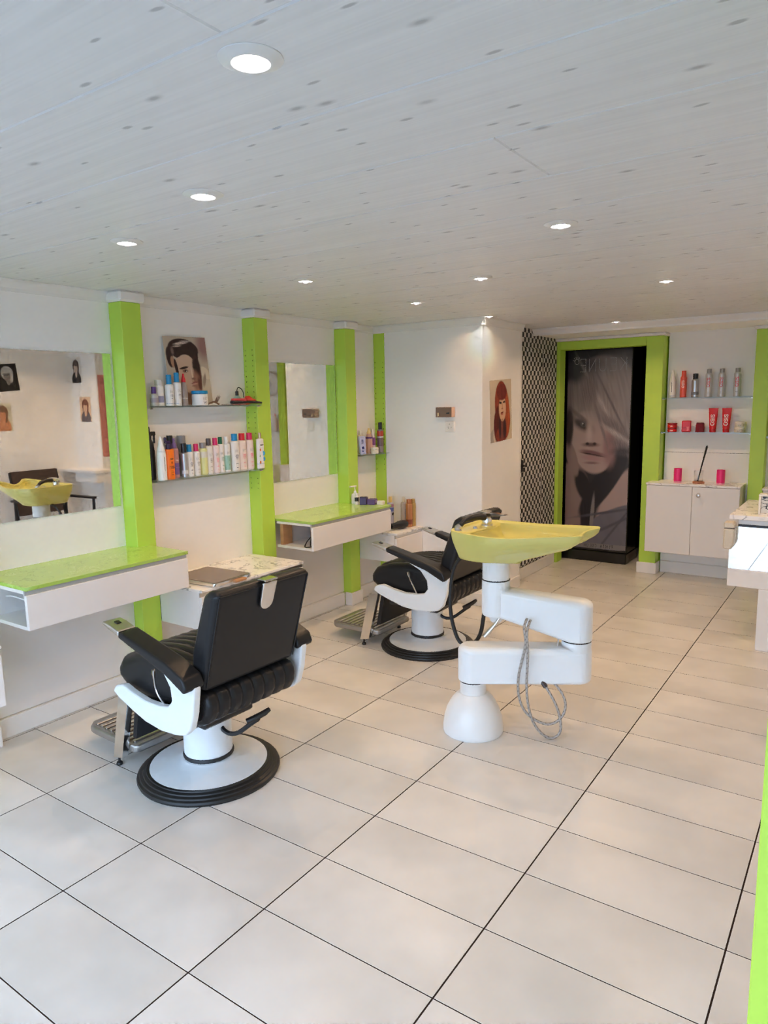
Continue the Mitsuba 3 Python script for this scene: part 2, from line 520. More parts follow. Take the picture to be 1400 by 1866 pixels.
def pillar(y0, y1, label, hole_z=None):
    k = thing('pillar', label, 'pillar', )
    part(k, 'shaft', box(XW + 0.0005, XM, y0, y1, 0.0005, 2.06, 0.003), LIME)
    if y0 < 3:
        part(k, 'base_trim', cat(box(-1.214, XM + 0.014, y0 - 0.011, y0 - 0.0003, 0.0005, 0.10, 0.003), box(XM + 0.0003, XM + 0.014, y0 - 0.011, y1 + 0.013, 0.0005, 0.10, 0.004), box(-1.214, XM + 0.014, y1 + 0.0003, y1 + 0.011, 0.0005, 0.10, 0.003)), TRIM)
        part(k, 'cap_moulding', cat(box(XW + 0.0005, XM + 0.022, y0 - 0.018, y1 + 0.018, 2.0605, CEIL - 0.001, 0.010)), TRIM)
    if hole_z:
        part(k, 'peg_holes', holes(y0 - 0.0001, (XW + 0.022, XM - 0.022), hole_z), BLACKM, False, kind='stuff')
    return k


HZ = [1.0 + 0.032 * i for i in range(28)]
pillar(*PILL[0], 'lime green square pillar at the left edge, mostly out of frame, beside the first mirror')
pillar(*PILL[1], 'lime green square pillar between the left mirror and the shelves with the man poster')
pillar(*PILL[2], 'lime green square pillar with peg holes at the right end of the two long bottle shelves', [z for z in HZ if z < 1.09 or 1.16 < z < 1.50 or 1.56 < z])
pillar(*PILL[3], 'lime green square pillar beside the second mirror, behind the rear vanity counter')
k = thing('pillar', 'lime green narrow pillar with peg holes in the far corner behind the small glass shelf', 'pillar')
part(k, 'shaft', box(XW + 0.0005, XM - 0.0005, YB + 0.0005, YB + 0.1, 0.0005, 2.09, 0.002), LIME)
part(k, 'peg_holes', holes(YB + 0.0004, (XW + 0.014, XM - 0.016), [1.0 + 0.04 * i for i in range(22) if not 3 <= i <= 4]), BLACKM, False, kind='stuff')
# pillar close to the camera at the right edge
k = thing('pillar', 'lime green pillar very close at the lower right edge of the picture', 'pillar')
part(k, 'shaft', box(1.938, 2.06, -0.25, -0.12, 0.0005, CEIL - 0.001, 0.003), LIME)
# green doorway frame at the back
k = thing('doorway_frame', 'lime green doorway frame around the dark opening with the large banner', 'door frame')
part(k, 'jamb', box(-0.394, -0.360, 4.93, 5.06, 0.0005, 2.040, 0.003), LIME)
part(k, 'jamb', box(0.395, 0.535, 4.93, 5.20, 0.0005, 2.040, 0.003), LIME)
part(k, 'head', box(-0.3598, 0.3948, 4.93, 5.06, 1.968, 2.040, 0.002), LIME)
part(k, 'base_trim', cat(box(0.380, 0.547, 4.916, 4.9297, 0.0005, 0.098, 0.004), box(0.5353, 0.547, 4.93, 5.04, 0.0005, 0.098, 0.003)), TRIM)
part(k, 'cap_moulding', box(-0.394, 0.553, 4.905, 5.2, 2.0405, 2.067, 0.006), TRIM)
k = thing('pillar', 'lime green flat pillar right of the red and silver hair products at the back', 'pillar')
part(k, 'shaft', box(1.226, 1.334, 4.93, 5.0595, 0.0005, 2.040, 0.003), LIME)
part(k, 'base_trim', box(1.214, 1.346, 4.916, 4.9297, 0.0005, 0.098, 0.004), TRIM)
part(k, 'cap_moulding', box(1.208, 1.352, 4.905, 5.0595, 2.0405, 2.067, 0.006), TRIM)

# ------------------------------------------------------------------ ceiling lamps
RING = lathe([(0.0, -0.0008), (0.026, -0.0010), (0.034, -0.0085), (0.037, -0.0088), (0.048, -0.0045), (0.056, -0.0015), (0.057, 0.0), (0.0, 0.0)], 40)
DOME = lathe([(0.0, -0.012), (0.006, -0.0114), (0.011, -0.0094), (0.0138, -0.006), (0.015, -0.002), (0.015, 0.0026)], 28)
DOME.invert()
if DOME.face_normals[np.argmin(DOME.triangles_center[:, 2])][2] > 0:
    DOME.invert()
RINGP, DOMEP = mikit.ply(RING, plast(206, 204, 200, 0.25), 30), mikit.ply(DOME, BLACKM, 40)
LAMPS = [(1.112, -0.432, 'nearest recessed ceiling light, largest one at the top of the picture'), (0.438, 0.055, 'recessed ceiling light second nearest, left of centre'),
         (-0.218, 0.278, 'recessed ceiling light nearest the first lime pillar at left'), (1.113, 1.025, 'recessed ceiling light right of centre, second from the right edge row'),
         (-0.258, 1.301, 'recessed ceiling light in front of the shelves with the man poster'), (0.426, 1.788, 'recessed ceiling light in the middle of the ceiling above the basin'),
         (1.117, 2.483, 'recessed ceiling light farthest to the right in the picture'), (-0.258, 2.302, 'recessed ceiling light in front of the second mirror'),
         (-0.235, 3.225, 'recessed ceiling light at the jutting wall corner by the red-haired poster'), (0.341, 4.24, 'small recessed ceiling light at the rear moulding above the doorway'),
         (1.85, 2.45, 'recessed ceiling light seen only in the left mirror')]
for i, (x, y, lab) in enumerate(LAMPS):
    power = {0: 0.45, 1: 0.7, 2: 0.8, 6: 1.15, 9: 1.3}.get(i, 1.0)
    k = thing('ceiling_light', lab, 'ceiling light', 'recessed ceiling lights')
    part(k, 'ring', RINGP, None, M=T4().translate([x, y, CEIL - 0.0003]))
    b = part(k, 'bulb', DOMEP, None, M=T4().translate([x, y, CEIL - 0.004]), label='glowing bulb')
    scene[b]['emitter'] = {'type': 'area', 'radiance': rgb(BULB)}
    scene['beam_%02d' % i] = {'type': 'spot', 'intensity': rgb((SPOT * power).tolist()), 'cutoff_angle': 74.0, 'beam_width': 38.0,
                              'to_world': T4().look_at(origin=[x, y, CEIL - 0.022], target=[x, y, 0], up=[1, 0, 0])}

# ------------------------------------------------------------------ mirrors


def wall_mirror(y0, y1, label):
    k = thing('wall_mirror', label, 'mirror')
    part(k, 'backing', box(XW + 0.0005, XW + 0.005, y0, y1, 1.008, 1.803, 0.0), SHADE, False)
    part(k, 'glass', box(XW + 0.0051, XW + 0.0085, y0, y1, 1.008, 1.803, 0.001), MIRROR, False)


wall_mirror(0.125, 0.897, 'large frameless mirror at the left reflecting the yellow basin and posters')
wall_mirror(1.985, 2.765, 'large frameless mirror of the second station reflecting the white wall and socket')


# ------------------------------------------------------------------ vanity counters
def vanity(y0, y1, label, z=0.787, wood=True):
    k = thing('vanity_counter', label, 'counter')
    xf = -0.850
    yp = [p[0] for p in PILL if p[0] > y0 + 0.1][0] - 0.0005
    top = slab(np.array(Polygon([(XW + 0.0006, y0), (xf + 0.004, y0), (xf + 0.004, y1), (-1.1595, y1), (-1.1595, yp), (XW + 0.0006, yp)]).segmentize(0.05).exterior.coords)[:-1], z - 0.016, z, 0.0015)
    part(k, 'counter_top', top, GREENSTONE, label='green marbled glossy top')
    t = 0.016
    part(k, 'body', cat(box(-1.1595, xf - 0.022, y0 + 0.001, y1 - 0.001, z - 0.032, z - 0.0165, 0.001), box(-1.1595, xf - 0.018, y0 + 0.001, y1 - 0.001, z - 0.190, z - 0.174, 0.001),
                        box(-1.1595, xf - 0.022, y1 - t - 0.001, y1 - 0.001, z - 0.1738, z - 0.0322, 0.001), box(-1.1595, -1.1445, y0 + 0.03, y1 - t - 0.002, z - 0.1738, z - 0.0322, 0.001)), LAMINATE)
    part(k, 'groove', box(xf - 0.0215, xf - 0.010, y0 + 0.001, y1 - 0.001, z - 0.050, z - 0.0165, 0.0), SHADE, False)
    part(k, 'drawer_front', box(xf - 0.0175, xf, y0 + 0.001, y1 - 0.001, z - 0.190, z - 0.037, 0.002), LAMINATE)
    if not wood:
        return k
    part(k, 'divider', box(-1.13, -0.92, y0 + 0.30, y0 + 0.315, z - 0.1735, z - 0.0325, 0.001), WOOD, label='bare wooden divider inside the open end')
    part(k, 'filler_block', box(-1.1425, -1.115, y0 + 0.012, y0 + 0.10, z - 0.1735, z - 0.0325, 0.001), WOOD, label='bare wooden block inside the open end')
    return k


vanity(0.125, 0.985, 'green topped wall counter with white drawer front under the left mirror', wood=False)
vanity(1.985, 2.872, 'green topped wall counter with white drawer front under the second mirror')
# what lies in the open ends
k = solo('cable', 'black looped cable inside the open end of the second green counter', 'cable',
         tube(smooth_path([(-0.905, 2.02, 0.622), (-0.915, 2.04, 0.66), (-0.93, 2.06, 0.672), (-0.95, 2.05, 0.65), (-0.95, 2.02, 0.622), (-0.93, 2.0, 0.617), (-0.905, 2.02, 0.617), (-0.895, 2.06, 0.617)], 40), 0.0035, 7), BLACKP)
k = solo('cable', 'white cable inside the open end of the first green counter', 'cable',
         tube(smooth_path([(-1.12, 0.18, 0.70), (-1.05, 0.17, 0.712), (-0.97, 0.18, 0.705), (-0.91, 0.20, 0.69), (-0.885, 0.26, 0.66)], 30), 0.003, 7), plast(225, 225, 225))
k = thing('hair_clipper', 'black hair clipper hanging inside the open end of the first green counter', 'clipper')
part(k, 'body', lathe([(0.004, 0), (0.016, 0.01), (0.019, 0.05), (0.015, 0.085), (0.006, 0.10), (0.0, 0.10)], 16, -0.893, 0.165, 0.616), BLACKP)
part(k, 'blade', box(-0.905, -0.881, 0.155, 0.175, 0.7165, 0.729, 0.002), STEEL)


# ------------------------------------------------------------------ marble topped low cabinets
def low_cabinet(y0, y1, label, seam=None, back=True, xf=-0.822, z=0.567):
    k = thing('low_cabinet', label, 'cabinet')
    part(k, 'marble_top', box(XW + 0.0005 if back else XM + 0.001, xf + 0.004, y0, y1, z - 0.016, z, 0.002), MARBLE, label='white marbled top with grey veins')
    part(k, 'body', box(-1.2295 if back else XM + 0.001, xf - 0.020, y0 + 0.001, y1 - 0.001, 0.345, z - 0.0165, 0.001), LAMINATE)
    part(k, 'groove', box(xf - 0.0195, xf - 0.012, y0 + 0.001, y1 - 0.001, z - 0.04, z - 0.0165, 0), STEEL, False)
    ys = [y0 + 0.001] + ([seam] if seam else []) + [y1 - 0.001]
    for a, b in zip(ys[:-1], ys[1:]):
        part(k, 'drawer_front', box(xf - 0.0195, xf, a + 0.0008, b - 0.0008, 0.345, z - 0.040, 0.002), LAMINATE)
    return k


low_cabinet(1.036, 1.851, 'low wall cabinet with marbled top under the two long bottle shelves, behind the nearest chair')
low_cabinet(2.898, YB - 0.002, 'low cabinet with marbled top in the far corner holding spray cans and hair dryer')
low_cabinet(-0.75, -0.034, 'low white cabinet at the extreme left edge of the picture', xf=-0.773, z=0.598)


# ------------------------------------------------------------------ glass shelves
def glass_shelf(box_args, label, clips):
    k = thing('glass_shelf', label, 'shelf')
    part(k, 'pane', box(*box_args, 0.0012), SHELFGLASS, False)
    for (x, y, z, ax) in clips:
        c = lathe([(0, -0.008), (0.004, -0.008), (0.004, 0.008), (0, 0.008)], 10)
        c.apply_transform(trimesh.transformations.rotation_matrix(PI / 2, [1, 0, 0] if ax == 'y' else [0, 1, 0]))
        c.apply_translation((x, y, z))
        part(k, 'pin', c, CHROME)
    return k


for z, nm in ((1.530, 'upper long glass shelf between two lime pillars, holding the man poster'), (1.130, 'lower long glass shelf between two lime pillars, packed with bottles')):
    glass_shelf((XW + 0.0008, -1.118, 1.034, 1.853, z - 0.007, z), nm, [(x, y, z - 0.0115, 'y') for x in (-1.24, -1.14) for y in (1.0415, 1.8455)])
glass_shelf((XW + 0.0008, -1.118, 2.897, YB - 0.001, 1.131, 1.138), 'short glass shelf in the far left corner with a few bottles', [(x, y, 1.1265, 'y') for x in (-1.24, -1.175) for y in (2.9035, YB - 0.009)])
for z, nm in ((1.525, 'glass shelf at the back with silver and red spray cans'), (1.237, 'glass shelf at the back with red tubes and small jars')):
    glass_shelf((0.536, 1.2255, 4.945, 5.0590, z - 0.007, z), nm, [(x, y, z - 0.0115, 'x') for x in (0.5435, 1.2175) for y in (4.96, 5.04)])
glass_shelf((1.3350, 2.0, 4.945, 5.0590, 1.203, 1.21), 'glass shelf seen only in the second mirror, with two pinkish bottles', [(1.3425, y, 1.1985, 'x') for y in (4.96, 5.04)])


# ------------------------------------------------------------------ bottles
def bottle(name, label, cat_, x, y, z, w, h, cap_h, body, cap, style='round', group=None, cap_r=0.6, marks=(), face='+x', depth=None, cap_lab=None, neck=True):
    """marks: (text, height, z above the base, bsdf, turn) lettering, or (band, z0, z1, bsdf)."""
    k = thing(name, label, cat_, group)
    r, hb = w / 2, h - cap_h
    sq = 1.0 if depth is None else depth / w
    if style == 'round':
        prof = [(0, 0), (r * 0.9, 0), (r * 0.98, 0.003), (r, 0.008), (r, hb - r * 0.45), (r * 0.96, hb - r * 0.25), (r * 0.82, hb - r * 0.08), (r * cap_r * 0.95, hb), (0, hb)]
    elif style == 'can':
        prof = [(0, 0), (r * 0.92, 0), (r, 0.005), (r, hb - r * 0.55), (r * 0.93, hb - r * 0.25), (r * 0.78, hb - 0.002), (r * 0.7, hb), (0, hb)]
    elif style == 'slope':
        prof = [(0, 0), (r * 0.94, 0), (r, 0.006), (r, hb * 0.72), (r * 0.9, hb * 0.82), (r * 0.66, hb * 0.95), (r * cap_r, hb), (0, hb)]
    else:
        prof = [(0, 0), (r * 0.94, 0), (r, 0.006), (r, hb - 0.008), (r * 0.95, hb - 0.001), (r * 0.8, hb), (0, hb)]
    m = lathe(prof, 24)
    m.apply_scale((sq, 1, 1) if face == '+x' else (1, sq, 1))
    m.apply_translation((x, y, z + 0.0004))
    part(k, 'body', m, body, 40)
    rc = r * cap_r
    if cap_h > 0:
        if style == 'slope':
            cp = [(0, 0.0005), (rc, 0.0005), (rc * 0.92, cap_h * 0.35), (rc * 0.55, cap_h * 0.6), (rc * 0.42, cap_h * 0.97), (rc * 0.3, cap_h), (0, cap_h)]
        elif style == 'jar':
            cp = [(0, 0.0005), (r * 1.0, 0.0005), (r * 1.02, 0.003), (r * 1.02, cap_h - 0.002), (r * 0.98, cap_h), (0, cap_h)]
        else:
            cp = [(0, 0.0005), (rc, 0.0005), (rc * 0.99, cap_h - 0.002), (rc * 0.93, cap_h), (0, cap_h)]
        c = lathe(cp, 20)
        c.apply_translation((x, y, z + hb + 0.0004))
        part(k, 'cap', c, cap, 40, label=cap_lab)
    for mk in marks:
        if mk[0] == 'band':
            _, z0, z1, bs = mk
            b = lathe([(r * 0.985, z0), (r * 1.012, z0), (r * 1.012, z1), (r * 0.985, z1)], 24)
            b.apply_scale((sq, 1, 1) if face == '+x' else (1, sq, 1))
            b.apply_translation((x, y, z))
            part(k, 'label_band', b, bs, 40)
        elif mk[0] == 'line':
            _, lw, lh, zz, bs = mk
            b = trimesh.creation.box((lw, lh, 0.0006)).subdivide_to_size(0.012)
            t = place_text(b, (0, 0, 0), face, 0, bend=r * 1.004)
            t.apply_scale((sq, 1, 1) if face == '+x' else (1, sq, 1))
            t.apply_translation((x, y, z + zz))
            part(k, 'print_line', t, bs, False)
        else:
            s, th, zz, bs, turn = mk
            t = place_text(text(s, th, bold=len(s) > 2), (0, 0, 0), face, turn, bend=r * 1.004)
            t.apply_scale((sq, 1, 1) if face == '+x' else (1, sq, 1))
            t.apply_translation((x, y, z + zz))
            part(k, 'lettering', t, bs, False)
    return k


Wp, PINK, RED, BLUE, DGREY = plast(226, 224, 222), plast(205, 40, 100), plast(205, 30, 45), plast(22, 130, 185), plast(80, 72, 74)
PURP, GRN, SILV, TEAL = plast(82, 48, 120), plast(18, 100, 70), plast(190, 190, 192, 0.25, 0.8), plast(150, 190, 175)
ORANGE, NAVYTXT, PINKTXT, GRNTXT, GREYTXT = plast(240, 120, 25), plast(95, 100, 125), plast(215, 100, 125), plast(70, 140, 115), plast(135, 132, 132)
X2 = -1.185
G2 = 'bottles on the lower long shelf'


def bc(y, w, h, cap, txt, label, x=X2, z=1.130, body=None, g=G2, cap_h=0.042, band=None):
    mk = [('BC', 0.015, h * 0.54, plast(168, 166, 166), 0)] + [('line', w * f_, 0.0034, h * z_, txt) for f_, z_ in ((0.42, 0.43), (0.46, 0.40), (0.36, 0.37), (0.30, 0.33), (0.34, 0.20), (0.22, 0.10))]
    if band:
        mk.insert(0, band)
    return bottle('shampoo_bottle', label, 'bottle', x, y, z, w, h, cap_h, body or Wp, cap, 'round', g, 0.62, mk, depth=0.042)


k = thing('spray_bottle', 'tall black trigger spray bottle at the left end of the lower long shelf', 'bottle', G2)
part(k, 'body', lathe([(0, 0), (0.024, 0), (0.026, 0.005), (0.026, 0.16), (0.022, 0.20), (0.012, 0.225), (0, 0.225)], 24, -1.215, 1.072, 1.1304), BLACKP, 40)
part(k, 'trigger_head', cat(lathe([(0, 0.2255), (0.013, 0.2255), (0.013, 0.25), (0.008, 0.26), (0.006, 0.290), (0, 0.291)], 16, -1.215, 1.072, 1.1304), box(-1.224, -1.206, 1.075, 1.112, 1.372, 1.394, 0.004), box(-1.219, -1.211, 1.098, 1.110, 1.330, 1.373, 0.003)), BLACKP, 30)
bottle('mousse_can', 'slim white can with pointed nozzle at the front left of the lower long shelf', 'bottle', -1.150, 1.095, 1.130, 0.050, 0.238, 0.045, Wp, Wp, 'slope', G2, 0.55, [('line', 0.004, 0.075, 0.09, GREYTXT), ('band', 0.155, 0.158, plast(190, 190, 192))])
k = bottle('spray_bottle', 'orange spray bottle with black and purple trigger on the lower long shelf', 'bottle', -1.158, 1.155, 1.130, 0.056, 0.165, 0.0, ORANGE, ORANGE, 'box', G2, 0.4, [('line', 0.022, 0.006, 0.112, BLACKP), ('line', 0.010, 0.010, 0.092, plast(150, 70, 20)), ('TIGI', 0.013, 0.066, BLACKP, 0)] + [('line', 0.018, 0.003, z_, plast(150, 70, 20)) for z_ in (0.046, 0.036, 0.026)], depth=0.04)
part(k, 'trigger_head', cat(lathe([(0, 0.1655), (0.014, 0.1655), (0.014, 0.185), (0.010, 0.196), (0, 0.197)], 16, -1.158, 1.150, 1.1304), box(-1.166, -1.150, 1.128, 1.166, 1.3275, 1.342, 0.004), box(-1.162, -1.154, 1.162, 1.172, 1.29, 1.328, 0.003), box(-1.164, -1.152, 1.126, 1.140, 1.342, 1.362, 0.004)), plast(45, 30, 70), 30, label='dark purple trigger head')
k = bottle('pump_bottle', 'dusky pink and purple bottle with lilac pump on the lower long shelf', 'bottle', -1.185, 1.212, 1.130, 0.046, 0.168, 0.0, plast(176, 130, 130), PURP, 'round', G2, 0.5, [('band', 0.02, 0.085, plast(112, 84, 140)), ('line', 0.018, 0.004, 0.10, Wp), ('line', 0.022, 0.003, 0.06, Wp)])
part(k, 'pump', lathe([(0, 0.168), (0.014, 0.1685), (0.013, 0.19), (0.007, 0.20), (0.006, 0.221), (0, 0.222)], 16, -1.185, 1.212, 1.1304), plast(120, 92, 150), 40)
bottle('lotion_bottle', 'dark bottle with tall black cap standing at the back of the lower long shelf', 'bottle', -1.232, 1.222, 1.130, 0.040, 0.236, 0.075, plast(60, 50, 52), BLACKP, 'round', G2, 0.85)
bottle('lotion_bottle', 'bottle with big grey domed cap at the back of the lower long shelf', 'bottle', -1.228, 1.300, 1.130, 0.052, 0.232, 0.09, plast(140, 132, 130), plast(128, 126, 128), 'round', G2, 0.95)
bottle('spray_can', 'small silver can with black cap on the lower long shelf', 'bottle', -1.165, 1.262, 1.130, 0.036, 0.190, 0.05, SILV, BLACKP, 'can', G2, 0.85, [('band', 0.02, 0.04, plast(215, 215, 220))])
bc(1.308, 0.046, 0.182, BLUE, NAVYTXT, 'shorter white shampoo bottle with blue cap on the lower long shelf', -1.175)
bc(1.362, 0.044, 0.182, PINK, GREYTXT, 'shorter white shampoo bottle with pink cap on the lower long shelf', -1.18)
bottle('lotion_bottle', 'translucent bottle of pale yellow lotion with grey cap on the lower long shelf', 'bottle', -1.18, 1.414, 1.130, 0.047, 0.186, 0.032, plast(212, 214, 150), plast(140, 136, 134), 'round', G2, 0.8, [('band', 0.10, 0.135, plast(205, 203, 190))])
bc(1.462, 0.047, 0.208, DGREY, GREYTXT, 'white shampoo bottle with dark grey cap on the lower long shelf')
bc(1.513, 0.046, 0.208, PINK, PINKTXT, 'white shampoo bottle with dark pink cap beside the green capped one', body=plast(228, 212, 212))
bc(1.558, 0.040, 0.212, GRN, GRNTXT, 'white shampoo bottle with dark green cap on the lower long shelf', x=-1.19)
bc(1.602, 0.043, 0.212, Wp, GRNTXT, 'white bottle with white cap and pale green lower half on the lower long shelf', band=('band', 0.012, 0.10, TEAL))
bc(1.663, 0.060, 0.226, BLUE, NAVYTXT, 'large white shampoo bottle with blue cap on the lower long shelf', x=-1.178)
bc(1.731, 0.060, 0.226, RED, PINKTXT, 'large white shampoo bottle with red cap on the lower long shelf', body=plast(230, 214, 208))
bc(1.796, 0.058, 0.226, PINK, PINKTXT, 'large white shampoo bottle with magenta cap, second from the right of the lower long shelf', body=plast(230, 214, 208))
k = bottle('shower_gel', 'white bottle with bright coloured print at the right end of the lower long shelf', 'bottle', -1.145, 1.848, 1.1304, 0.056, 0.188, 0.0, Wp, Wp, 'round', G2, 0.35, [('line', 0.028, 0.006, 0.148, BLACKP), ('band', 0.03, 0.032, plast(60, 150, 205))], depth=0.036)
scene_keys = k
part(k, 'neck', lathe([(0, 0.188), (0.010, 0.1885), (0.009, 0.225), (0, 0.226)], 14, -1.145, 1.848, 1.1304), plast(190, 170, 140, 0.25, 0.7), 40, label='golden cap')
for q, (dy, zz, rr, cc) in enumerate([(0.010, 0.095, 0.015, (70, 165, 215)), (0.012, 0.060, 0.014, (60, 150, 205)), (-0.012, 0.118, 0.008, (215, 110, 50)), (-0.014, 0.040, 0.009, (215, 120, 50)), (-0.016, 0.080, 0.006, (110, 140, 60))]):
    d = lathe([(0, 0), (rr, 0), (rr, 0.0008), (0, 0.0008)], 14)
    d.apply_transform(trimesh.transformations.rotation_matrix(PI / 2, [0, 1, 0]))
    d.apply_translation((-1.145 + 0.0185 * math.sqrt(max(0, 1 - (dy / 0.0285) ** 2)) - 0.0006, 1.848 + dy, 1.1304 + zz))
    part(k, 'print_spot', d, plast(*cc), False)

G1 = 'products on the upper long shelf'
Z1 = 1.530
bottle('serum_bottle', 'small clear grey bottle with purple cap on the upper long shelf', 'bottle', -1.185, 1.100, Z1, 0.044, 0.104, 0.036, plast(176, 172, 168, 0.15), PURP, 'round', G1, 0.6, [('band', 0.02, 0.045, plast(150, 140, 150))])
bottle('lotion_bottle', 'white bottle with clear overcap on the upper long shelf', 'bottle', -1.205, 1.150, Z1, 0.050, 0.142, 0.03, Wp, plast(205, 203, 200, 0.15), 'round', G1, 0.85, [('band', 0.02, 0.055, plast(140, 140, 170))])
for yy, hh, lab in ((1.199, 0.170, 'shorter white spray bottle with blue nozzle cap on the upper long shelf'), (1.252, 0.182, 'taller white spray bottle with blue nozzle cap on the upper long shelf')):
    bottle('spray_bottle', lab, 'bottle', -1.178, yy, Z1, 0.046, hh, 0.052, Wp, BLUE, 'round', G1, 0.62, [('BC', 0.014, hh * 0.46, plast(168, 166, 166), 0), ('line', 0.018, 0.0034, hh * 0.35, NAVYTXT), ('line', 0.020, 0.0034, hh * 0.31, NAVYTXT), ('line', 0.012, 0.0034, hh * 0.24, NAVYTXT), ('band', 0.0125, 0.014, plast(60, 90, 150))])
bottle('spray_bottle', 'grey spray bottle with red nozzle cap in front of the man poster', 'bottle', -1.185, 1.306, Z1, 0.040, 0.178, 0.048, plast(150, 136, 130, 0.2), RED, 'slope', G1, 0.62, [('band', 0.04, 0.044, plast(210, 205, 200))])
k = bottle('cream_tub', 'wide white tub with blue lid in front of the man poster', 'tub', -1.160, 1.396, Z1, 0.090, 0.083, 0.018, Wp, BLUE, 'jar', G1, 1.0, [('BC', 0.016, 0.038, plast(168, 166, 166), 0), ('line', 0.026, 0.0034, 0.020, NAVYTXT), ('line', 0.018, 0.0034, 0.014, NAVYTXT)], depth=None)
# claw clip
k = thing('hair_clip', 'small brown claw hair clip next to the white tub on the upper shelf', 'hair clip', G1)
part(k, 'bow', tube(smooth_path([(-1.18, 1.475, Z1 + 0.008), (-1.175, 1.495, Z1 + 0.016), (-1.172, 1.515, Z1 + 0.020), (-1.172, 1.535, Z1 + 0.012), (-1.175, 1.552, Z1 + 0.006)], 20), 0.005, 8), plast(120, 92, 72))
for q in range(5):
    part(k, 'prong', tube([(-1.172, 1.520 + 0.004 * q, Z1 + 0.018), (-1.170, 1.527 + 0.006 * q, Z1 + 0.036 + 0.005 * (q % 2)), (-1.168, 1.534 + 0.006 * q, Z1 + 0.050 + 0.008 * (q % 2))], [0.0026, 0.002, 0.001], 6), plast(92, 70, 56))
solo('hair_pin', 'thin brown hairpin lying between the claw clip and the red brush on the upper shelf', 'hair pin', tube([(-1.16, 1.560, Z1 + 0.002), (-1.155, 1.60, Z1 + 0.004), (-1.15, 1.635, Z1 + 0.002)], 0.0016, 6), plast(110, 84, 70), group=G1)
# perfume atomiser
k = thing('perfume_bottle', 'round pale green glass atomiser with black neck on the upper long shelf', 'bottle', G1)
part(k, 'flask', lathe([(0, 0), (0.018, 0), (0.027, 0.01), (0.030, 0.024), (0.026, 0.040), (0.012, 0.052), (0.008, 0.056), (0, 0.056)], 28, -1.215, 1.740, Z1 + 0.0004), plast(150, 182, 172, 0.1), 40)
part(k, 'neck', lathe([(0, 0.0565), (0.010, 0.0565), (0.010, 0.082), (0.006, 0.085), (0, 0.085)], 16, -1.215, 1.740, Z1), BLACKP, 40)
part(k, 'tube', tube(smooth_path([(-1.215, 1.740, Z1 + 0.084), (-1.213, 1.748, Z1 + 0.104), (-1.208, 1.77, Z1 + 0.098), (-1.203, 1.782, Z1 + 0.07), (-1.20, 1.782, Z1 + 0.045)], 24), 0.0028, 7), BLACKP)
# hair brush
k = thing('hair_brush', 'hairbrush with red bristle pad and black handle lying on the upper long shelf', 'hairbrush', G1)
B = rounded([(0, 0), (0.11, 0.002), (0.11, 0.018), (0, 0.020)], 0.006, 32)
m = pillow(np.stack([B[:, 0], B[:, 1]], 1), -0.018, 0.018, 0.006)
part(k, 'head', m, BLACKP, 40, M=T4().translate([-1.150, 1.628, Z1 + 0.006]).rotate([0, 0, 1], 82))
part(k, 'pad', pillow(rounded([(0.006, 0.0), (0.104, 0.0), (0.104, 0.022), (0.006, 0.022)], 0.004, 24), -0.014, 0.014, 0.004), plast(205, 70, 75), 40, M=T4().translate([-1.150, 1.628, Z1 + 0.0165]).rotate([0, 0, 1], 82))
bl = [tube([(x, yy, 0.0), (x, yy, -0.006)], 0.0016, 5) for x in np.linspace(0.01, 0.1, 11) for yy in (-0.011, 0.0, 0.011)]
part(k, 'bristles', cat(*bl), RED, 30, M=T4().translate([-1.150, 1.628, Z1 + 0.0068]).rotate([0, 0, 1], 82), kind='stuff')
part(k, 'handle', tube([(-1.1345, 1.735, Z1 + 0.017), (-1.125, 1.755, Z1 + 0.016), (-1.110, 1.80, Z1 + 0.014), (-1.106, 1.838, Z1 + 0.011)], [0.008, 0.0085, 0.009, 0.006], 10), BLACKP)
k = thing('oil_can', 'red teardrop shaped plastic bottle at the right end of the upper long shelf', 'bottle', G1)
m = lathe([(0, 0), (0.016, 0), (0.026, 0.01), (0.027, 0.024), (0.018, 0.044), (0.010, 0.055), (0.006, 0.075), (0.0045, 0.084), (0, 0.084)], 24)
m.apply_transform(trimesh.transformations.rotation_matrix(-PI / 2, [1, 0, 0]))
m.apply_translation((-1.168, 1.766, Z1 + 0.0275))
part(k, 'body', m, plast(222, 62, 40), 40)

# poster of the man leaning behind the products


def layers(bg, items, strand=0.0, grad=None):
    """A flat print: soft ellipses (u, v, ru, rv, colour, softness, degrees, strand) painted in order on the sheet's own uv; v runs up."""
    def fn(p, n, uv):
        u, v = uv.x, uv.y
        c = mi.Color3f(bg)
        if grad:
            c = mix(bg, grad, v)
        st = noise(u * 60 + 9 * noise(u * 3, v * 3), v * 7, 1.0)
        for (cu, cv, ru, rv, col, soft, deg, sd) in items:
            ca, sa = math.cos(math.radians(deg)), math.sin(math.radians(deg))
            du, dv = u - cu, v - cv
            x, y = (du * ca + dv * sa) / ru, (dv * ca - du * sa) / rv
            d = dr.sqrt(x * x + y * y)
            m = smoothstep(1 + soft, 1 - soft, d)
            cc = mi.Color3f(col)
            if sd:
                cc = cc * (1 - sd + 2 * sd * noise(x * 16 + 3 * y, y * 1.6, cu * 50))
            c = c * (1 - m) + cc * m
        return c
    return mikit.proc(fn)


